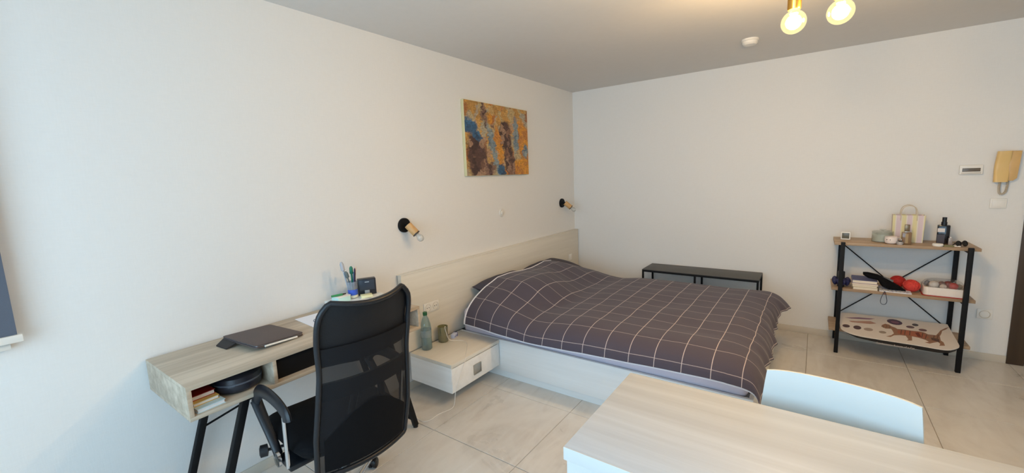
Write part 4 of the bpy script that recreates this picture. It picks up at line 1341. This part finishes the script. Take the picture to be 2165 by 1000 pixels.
# ================================================================== NIGHTSTAND ITEMS
NZ = 0.300
t = thing('water_bottle', 'clear blue green water bottle with green cap on the nightstand', 'bottle', (0.112, 1.948, NZ))
M_PET = thin_glass('blue_green_plastic', (0.66, 0.80, 0.82), 0.07, 0.80, 0.08)
MB().lathe([(0.0, 0.004), (0.030, 0.0), (0.036, 0.006), (0.037, 0.06), (0.0355, 0.075), (0.037, 0.09), (0.037, 0.150), (0.034, 0.185), (0.022, 0.225), (0.0135, 0.245), (0.0135, 0.262)], seg=28, caps=False).build('body', M_PET, t, 50)
MB().lathe([(0.0, 0.006), (0.0345, 0.008), (0.0355, 0.06), (0.0345, 0.15), (0.0, 0.15)], seg=28, caps=False).build('water', thin_glass('water_tint', (0.62, 0.78, 0.82), 0.03, 0.78, 0.05), t, 50)
MB().lathe([(0.0375, 0.095), (0.0378, 0.096), (0.0378, 0.142), (0.0375, 0.143)], seg=28, caps=False).build('label', thin_glass('pale_label', (0.72, 0.84, 0.88), 0.05, 0.6, 0.3), t, 50)
MB().lathe([(0.0, 0.262), (0.0155, 0.250), (0.0155, 0.270), (0.014, 0.273), (0.0, 0.273)], seg=20, caps=False).build('cap', plain('green_cap', (30, 96, 54), 0.4), t)

t = thing('green_tumbler', 'olive green glass tumbler with a white cord on the nightstand', 'tumbler', (0.112, 2.110, NZ))
MB().lathe([(0.0, 0.0), (0.032, 0.0), (0.035, 0.004), (0.038, 0.118), (0.0355, 0.118), (0.0325, 0.010), (0.0, 0.010)], seg=28, caps=False).build('glass', thin_glass('olive_glass', (0.60, 0.58, 0.36), 0.06, 0.62, 0.05), t, 50)
t = thing('pill_box', 'small blue and white pill box next to the green tumbler', 'box', (0.125, 2.212, NZ), math.radians(20))
MB().box(-0.016, 0.016, -0.030, 0.030, 0.0, 0.030, 0.002).build('carton', plain('pale_blue_card', (206, 212, 234), 0.5), t)
MB().box(0.0161, 0.0166, -0.030, 0.030, 0.010, 0.015).build('stripe', plain('blue_band', (84, 92, 160), 0.5), t)
MB().box(-0.0165, 0.0168, 0.024, 0.0305, -0.0, 0.0305).build('band', plain('blue_band', (84, 92, 160), 0.5), t)

cable = [(0.150, 2.105, 0.421), (0.142, 2.100, 0.424), (0.155, 2.095, 0.40), (0.158, 2.112, 0.33), (0.165, 2.14, 0.3025), (0.22, 2.20, 0.3022), (0.30, 2.17, 0.3022), (0.37, 2.08, 0.3022), (0.440, 1.985, 0.3025), (0.4545, 1.975, 0.300), (0.4552, 1.950, 0.26), (0.4552, 1.885, 0.16), (0.4545, 1.855, 0.10), (0.450, 1.85, 0.03), (0.445, 1.835, 0.0035), (0.425, 1.78, 0.0025), (0.410, 1.73, 0.0025), (0.42, 1.66, 0.0025), (0.39, 1.62, 0.0025), (0.35, 1.63, 0.0025), (0.25, 1.64, 0.0025)]
t = MB().tube(cable, 0.0020, 6, False, 3).build('charging_cable', M_WHITEP, None, 60)
tag(t, 'thin white charging cable trailing over the nightstand to the floor', 'cable')

# ================================================================== WALL FITTINGS
def wall_lamp(y, z, label, d_, bulb=True):
    t = thing('wall_lamp', label, 'lamp', (0, y, z), 0, 'wall lamps beside the bed')
    MB().lathe([(0.050, 0.0), (0.050, 0.014), (0.047, 0.018), (0.0, 0.018)], (0.0005, 0, 0), (1, 0, 0), 36).build('wall_plate', M_BLACKM, t)
    dv_ = Vector(d_).normalized()
    j = Vector((0.042, 0, 0))
    MB().cyl((0.018, 0, 0), (0.048, 0, 0), 0.008, seg=12).ball((0.048, 0, 0), 0.012, u=14, v=8).build('joint', M_BLACKM, t)
    s0 = Vector((0.050, 0.0, 0.0)) - dv_ * 0.005
    sk = MB().lathe([(0.0, 0), (0.0265, 0.0), (0.0265, 0.082), (0.022, 0.082), (0.022, 0.078), (0, 0.078)], s0, dv_, 28, False).build('socket', M_LAMPW, t)
    MB().lathe([(0.0268, 0.079), (0.0275, 0.080), (0.0275, 0.087), (0.020, 0.088), (0.0, 0.088)], s0, dv_, 28, False).build('ring', plain('dark_ring', (58, 48, 40), 0.4), sk)
    if bulb:
        MB().lathe([(0.012, 0.088), (0.014, 0.096), (0.022, 0.112), (0.0235, 0.124), (0.019, 0.140), (0.010, 0.147), (0.0, 0.149)], s0, dv_, 24, False).build('bulb', thin_glass('frosted_bulb', (0.97, 0.96, 0.92), 0.06, 0.55, 0.1), t, 60)
    return t
wall_lamp(1.910, 1.189, 'black and beech wall lamp with clear bulb nearest the desk', (0.50, 0.34, -0.70))
wall_lamp(4.150, 1.184, 'black and beech wall lamp near the far room corner', (0.62, 0.38, -0.62))

t = thing('wall_switch', 'round white wall switch below the painting', 'switch', (0, 3.034, 1.174))
MB().lathe([(0.036, 0.0), (0.036, 0.006), (0.033, 0.009), (0.0, 0.009)], (0.0005, 0, 0), (1, 0, 0), 30).build('plate', M_WALL and plain('wall_white_plastic', (226, 220, 210), 0.4), t)
MB().lathe([(0.020, 0.009), (0.020, 0.014), (0.017, 0.016), (0.0, 0.016)], (0.0005, 0, 0), (1, 0, 0), 24).build('knob', plain('wall_white_plastic', (226, 220, 210), 0.4), t)

def outlet_x(x, y, z, n, label, w=0.078, h=0.078):
    """socket plate(s) facing +X, side by side along Y"""
    t = thing('power_outlet', label, 'outlet', (x, y, z))
    MB().box(0, 0.009, -w * n / 2, w * n / 2, -h / 2, h / 2, 0.003).build('plate', M_WHITEP, t)
    for k in range(n):
        cy = -w * n / 2 + w * (k + 0.5)
        MB().lathe([(0.029, 0.0), (0.029, 0.003), (0.025, 0.003), (0.024, -0.001), (0.0, -0.001)], (0.009, cy, 0), (1, 0, 0), 24, False).build('socket_ring', plain('socket_white', (222, 218, 208), 0.35), t)
        for s in (-1, 1):
            MB().cyl((0.0085, cy + s * 0.0095, 0), (0.0105, cy + s * 0.0095, 0), 0.0032, seg=10).build('pin_hole', M_BLACKP, t)
    return t
outlet_x(0.048, 2.068, 0.570, 2, 'double white socket plate on headboard above the bottle', 0.074, 0.076)
t = thing('light_switch', 'small white switch on headboard near the room corner', 'switch', (0.048, 4.235, 0.560))
MB().box(0, 0.008, -0.035, 0.035, -0.035, 0.035, 0.002).build('plate', M_WHITEP, t)
MB().box(0.008, 0.011, -0.026, 0.026, -0.026, 0.026, 0.001).build('rocker', M_WHITEP, t)

YB = RY1
t = thing('thermostat', 'white wall thermostat with dark display left of the intercom', 'thermostat', (3.214, YB, 1.415))
MB().box(-0.060, 0.060, -0.018, -0.0005, -0.034, 0.034, 0.005).build('case', M_WHITEP, t)
MB().box(-0.046, 0.046, -0.0195, -0.018, -0.013, 0.012, 0.0008).build('display', plain('grey_lcd', (104, 94, 82), 0.3), t)
MB().box(-0.050, 0.050, -0.0205, -0.018, -0.028, -0.018, 0.001).build('button_strip', plain('strip_grey', (206, 198, 188), 0.4), t)

t = thing('intercom_phone', 'aged cream intercom handset on the wall above coiled cord', 'intercom', (3.382, YB, 1.430))
# base plate (right) and handset (left) as bevelled tapered slabs
MB().prism([(0.008, -0.098), (0.034, -0.098), (0.052, -0.080), (0.062, 0.106), (0.006, 0.108)], 0.0, 0.040, lambda x, y, z: Vector((x, -0.0005 - z, y)), 0.004).build('base', plain('aged_cream_base', (212, 172, 112), 0.4), t)
hs = MB()
def handset(u, v):
    z = -0.106 + 0.214 * v
    w = 0.034 + 0.003 * math.sin(PI * v)
    cx = -0.024 + 0.006 * v
    a = u * 2 * PI
    ca, sa = math.cos(a), math.sin(a)
    sq = lambda c: math.copysign(abs(c) ** 0.5, c)
    dep = 0.022 - 0.006 * math.sin(PI * v)
    return Vector((cx + sq(ca) * w, -0.030 - 0.012 * math.cos(2 * PI * v) * 0.5 + sq(sa) * dep, z))
hs.sheet(28, 20, handset)
bmesh.ops.remove_doubles(hs.bm, verts=list(hs.bm.verts), dist=0.0003)
bmesh.ops.holes_fill(hs.bm, edges=[e for e in hs.bm.edges if e.is_boundary])
bmesh.ops.recalc_face_normals(hs.bm, faces=list(hs.bm.faces))
hs.build('handset', M_PHONE, t, 50)
cd_ = []
path = [(-0.022, -0.022, -0.108), (-0.024, -0.018, -0.150), (-0.018, -0.014, -0.188), (-0.004, -0.014, -0.196), (0.012, -0.014, -0.180), (0.016, -0.014, -0.145), (0.016, -0.018, -0.100)]
pp_, _l = None, None
P3 = [Vector(q) for q in path]
for _ in range(3):
    n2 = [P3[0]]
    for a, c in zip(P3, P3[1:]):
        n2 += [a * 0.75 + c * 0.25, a * 0.25 + c * 0.75]
    n2.append(P3[-1]); P3 = n2
acc = 0.0
coil = []
for a, c in zip(P3, P3[1:]):
    seg_ = (c - a).length
    steps = max(2, int(seg_ / 0.0006))
    tg = (c - a).normalized()
    e1 = Vector((0, 1, 0)) - tg * tg.y
    e1.normalize()
    e2 = tg.cross(e1)
    for k in range(steps):
        q = a.lerp(c, k / steps)
        th = (acc + seg_ * k / steps) / 0.0052 * 2 * PI
        coil.append(q + (e1 * math.cos(th) + e2 * math.sin(th)) * 0.0060)
    acc += seg_
MB().tube(coil, 0.0017, 5).build('coiled_cord', plain('cord_cream', (208, 192, 168), 0.5), t, 180)

def outlet_y(name, x, z, w, h, label, socket):
    t = thing(name, label, 'outlet' if socket else 'switch', (x, YB, z))
    MB().box(-w / 2, w / 2, -0.009, -0.0005, -h / 2, h / 2, 0.003).build('plate', M_WHITEP, t)
    if socket:
        MB().lathe([(0.029, 0.0), (0.029, 0.003), (0.026, 0.003), (0.0245, -0.006), (0.0, -0.006)], (0, -0.009, 0), (0, -1, 0), 26, False).build('socket_ring', plain('socket_cream', (206, 194, 174), 0.4), t)
        for s in (-1, 1):
            MB().cyl((s * 0.0095, -0.002, 0), (s * 0.0095, -0.004, 0), 0.003, seg=10).build('pin_hole', M_BLACKP, t)
    else:
        MB().box(-w / 2 + 0.010, w / 2 - 0.010, -0.013, -0.009, -h / 2 + 0.009, h / 2 - 0.009, 0.0015).build('rocker', M_WHITEP, t)
    return t
outlet_y('light_switch', 3.368, 1.171, 0.082, 0.072, 'white light switch below the intercom cord', False)
outlet_y('power_outlet', 3.367, 0.352, 0.082, 0.072, 'white wall socket between the shelf and dark door', True)

# smoke detector
t = thing('smoke_detector', 'round white smoke detector on the ceiling near the bulbs', 'smoke detector', (1.863, 3.664, CH))
MB().lathe([(0.056, -0.0005), (0.056, -0.012), (0.050, -0.016)], seg=36).build('mount', M_WHITEP, t)
MB().lathe([(0.050, -0.016), (0.050, -0.030), (0.040, -0.040), (0.0, -0.042)], seg=36, caps=False).build('sensor_head', M_WHITEP, t)

# ================================================================== PAINTING
def painting_mat():
    t = NT('abstract_oil_painting')
    uv = t.n('UVMap'); uv.uv_map = 'uv'
    u = uv.outputs[0]
    nz = t.n('TexNoise', i_Scale=11.0, i_Detail=6.0, i_Roughness=0.7)
    t.l(u, nz.inputs['Vector'])
    dv_ = t.n('VectorMath', operation='MULTIPLY_ADD')
    t.l(nz.outputs['Color'], dv_.inputs[0])
    dv_.inputs[1].default_value = (0.20, 0.20, 0)
    t.l(u, dv_.inputs[2])
    w = t.n('VectorMath', operation='SUBTRACT')
    t.l(dv_.outputs[0], w.inputs[0]); w.inputs[1].default_value = (0.10, 0.10, 0)
    # chunky strokes
    mp = t.n('Mapping'); mp.inputs['Scale'].default_value = (17, 8, 1); mp.inputs['Rotation'].default_value = (0, 0, 0.3)
    t.l(w.outputs[0], mp.inputs[0])
    vo = t.n('TexVoronoi', i_Scale=1.0); t.l(mp.outputs[0], vo.inputs['Vector'])
    sp = t.n('SeparateColor'); t.l(vo.outputs['Color'], sp.inputs[0])
    ochre = t.ramp(sp.outputs[0], [(0.0, srgb(176, 132, 70)), (0.3, srgb(206, 154, 78)), (0.5, srgb(190, 166, 118)), (0.7, srgb(170, 162, 142)), (0.85, srgb(196, 120, 48)), (1.0, srgb(128, 100, 80))])
    brown = t.ramp(sp.outputs[1], [(0.0, srgb(58, 40, 36)), (0.4, srgb(96, 68, 58)), (0.62, srgb(142, 104, 80)), (0.8, srgb(168, 134, 108)), (1.0, srgb(88, 60, 60))])
    blue = t.ramp(sp.outputs[2], [(0.0, srgb(84, 110, 130)), (0.5, srgb(150, 160, 158)), (1.0, srgb(116, 132, 140))])
    gold = t.ramp(sp.outputs[1], [(0.0, srgb(222, 152, 44)), (0.5, srgb(204, 138, 60)), (1.0, srgb(176, 108, 52))])
    deep = t.ramp(sp.outputs[0], [(0.0, srgb(44, 66, 92)), (0.6, srgb(66, 112, 150)), (1.0, srgb(38, 48, 62))])
    s = t.n('SeparateXYZ'); t.l(w.outputs[0], s.inputs[0])
    X, Y = s.outputs[0], s.outputs[1]
    def ell(cx, cy, rx, ry, rot=0.0, soft=0.28):
        c, q = math.cos(rot), math.sin(rot)
        dx = t.math('SUBTRACT', X, cx); dy = t.math('SUBTRACT', Y, cy)
        a = t.math('DIVIDE', t.math('ADD', t.math('MULTIPLY', dx, c), t.math('MULTIPLY', dy, q)), rx)
        b_ = t.math('DIVIDE', t.math('SUBTRACT', t.math('MULTIPLY', dy, c), t.math('MULTIPLY', dx, q)), ry)
        d_ = t.math('ADD', t.math('MULTIPLY', a, a), t.math('MULTIPLY', b_, b_))
        nd = t.n('MapRange'); nd.clamp = True
        t.l(d_, nd.inputs[0]); nd.inputs[1].default_value = 1 + soft; nd.inputs[2].default_value = 1 - soft
        return nd.outputs[0]
    col = ochre
    for m_, c_ in ((ell(0.90, 0.55, 0.16, 0.30, 0.3), gold), (ell(0.88, 0.10, 0.16, 0.16), gold), (ell(0.95, 0.36, 0.05, 0.10), blue), (ell(0.78, 0.60, 0.05, 0.28), blue),
                   (ell(0.16, 0.22, 0.14, 0.36, 0.1), brown), (ell(0.40, 0.36, 0.045, 0.40, 0.22), blue), (ell(0.27, 0.92, 0.03, 0.25, 0.12), brown),
                   (ell(0.05, 0.66, 0.11, 0.10, -0.6), deep), (ell(0.16, 0.55, 0.08, 0.06, -0.6), deep), (ell(0.60, 0.58, 0.10, 0.22), brown), (ell(0.66, 0.20, 0.085, 0.30, 0.15), brown),
                   (ell(0.49, 0.42, 0.055, 0.30, 0.12), gold), (ell(0.38, 0.80, 0.05, 0.07), gold), (ell(0.30, 0.06, 0.10, 0.10), brown), (ell(0.52, 0.06, 0.06, 0.10), deep)):
        col = t.mix(m_, col, c_)
    # fine dark cracks and dabs
    vc = t.n('TexVoronoi', i_Scale=1.6, feature='DISTANCE_TO_EDGE'); t.l(mp.outputs[0], vc.inputs['Vector'])
    ck = t.n('MapRange'); t.l(vc.outputs['Distance'], ck.inputs[0]); ck.inputs[1].default_value = 0.0; ck.inputs[2].default_value = 0.05; ck.inputs[3].default_value = 0.55; ck.inputs[4].default_value = 0.0
    col = t.mix(ck.outputs[0], col, srgb(60, 46, 40))
    nf = t.n('TexNoise', i_Scale=38.0, i_Detail=4.0); t.l(u, nf.inputs['Vector'])
    vr = t.n('MapRange'); t.l(nf.outputs[0], vr.inputs[0]); vr.inputs[1].default_value = 0.3; vr.inputs[2].default_value = 0.7; vr.inputs[3].default_value = 0.72; vr.inputs[4].default_value = 1.22
    mm = t.n('VectorMath', operation='SCALE'); t.l(col, mm.inputs[0]); t.l(vr.outputs[0], mm.inputs['Scale'])
    return t.done(t.principled(mm.outputs[0], 0.55, 0, 0.4, nf.outputs[0], 0.3, 0.003))
PY0, PY1, PZ0, PZ1 = 2.562, 3.462, 1.512, 2.112
t = thing('abstract_painting', 'abstract ochre brown and blue oil painting on canvas', 'painting', (0, (PY0 + PY1) / 2, PZ0))
hw, hz = (PY1 - PY0) / 2, PZ1 - PZ0
MB().box(0.0005, 0.030, -hw, hw, 0, hz, 0.002).build('stretcher', plain('raw_canvas', (216, 206, 160), 0.8, var=0.05, scale=300), t)
MB().sheet(2, 2, lambda a, c: Vector((0.0306, -hw + 0.002 + (2 * hw - 0.004) * a, 0.002 + (hz - 0.004) * c)), 0, lambda a, c: (a, c)).build('canvas', painting_mat(), t, 0)

# ================================================================== CEILING LAMP
cl = thing('ceiling_lamp', 'brass ceiling lamp with glowing clear globe bulbs', 'lamp', (2.27, 2.05, CH))
MB().box(-0.22, 0.14, -0.41, 0.27, -0.028, -0.0005, 0.005).build('ceiling_plate', M_BRASS, cl)
M_FIL = emit('glowing_filament', (1.0, 0.80, 0.48), 160.0)
def bulb_mat():
    t = NT('lit_bulb_glass')
    tr = t.n('BsdfTransparent'); tr.inputs[0].default_value = (1.0, 0.97, 0.86, 1)
    em = t.n('Emission'); em.inputs[0].default_value = (1.0, 0.84, 0.42, 1); em.inputs[1].default_value = 1.7
    gl = t.n('BsdfGlossy'); gl.inputs['Roughness'].default_value = 0.05
    a = t.n('MixShader'); a.inputs[0].default_value = 0.45
    t.l(tr.outputs[0], a.inputs[1]); t.l(em.outputs[0], a.inputs[2])
    b_ = t.n('MixShader'); b_.inputs[0].default_value = 0.06
    t.l(a.outputs[0], b_.inputs[1]); t.l(gl.outputs[0], b_.inputs[2])
    return t.done(b_)
M_BULB = bulb_mat()
for (x, y) in ((2.194, 2.276), (2.353, 2.265), (2.100, 1.700)):
    lx, ly = x - 2.27, y - 2.05
    sk = MB().lathe([(0.0, -0.028), (0.0255, -0.028), (0.0255, -0.262), (0.0235, -0.268), (0.020, -0.268), (0.0, -0.264)], (lx, ly, 0), (0, 0, 1), 32, False).build('socket', M_BRASS, cl)
    bz = 2.100 - CH
    gp_ = [(0.012, 0.066), (0.0125, 0.058), (0.020, 0.046)]
    R_ = 0.0475
    for k in range(2, 15):
        a = PI * k / 14
        gp_.append((R_ * math.sin(a) if k < 14 else 0.0, R_ * math.cos(a)))
    gb_ = MB().lathe([(r, z) for r, z in gp_], (lx, ly, bz), (0, 0, 1), 32, False).build('bulb', M_BULB, cl, 60)
    MB().lathe([(0.0, -0.024), (0.010, -0.020), (0.012, 0.0), (0.010, 0.028), (0.0, 0.034)], (lx, ly, bz), (0, 0, 1), 14, False).build('filament', M_FIL, gb_, 60)
    MB().lathe([(0.014, 0.060), (0.014, 0.074)], (lx, ly, bz), (0, 0, 1), 20).build('screw_cap', M_NICKEL, gb_)
    ld_ = bpy.data.lights.new('bulb_light', 'POINT')
    ld_.energy = BULB_W
    ld_.color = (1.0, 0.67, 0.34)
    ld_.shadow_soft_size = 0.038
    lo = bpy.data.objects.new('bulb_light', ld_)
    COL.objects.link(lo)
    lo.location = (x, y, 2.100)
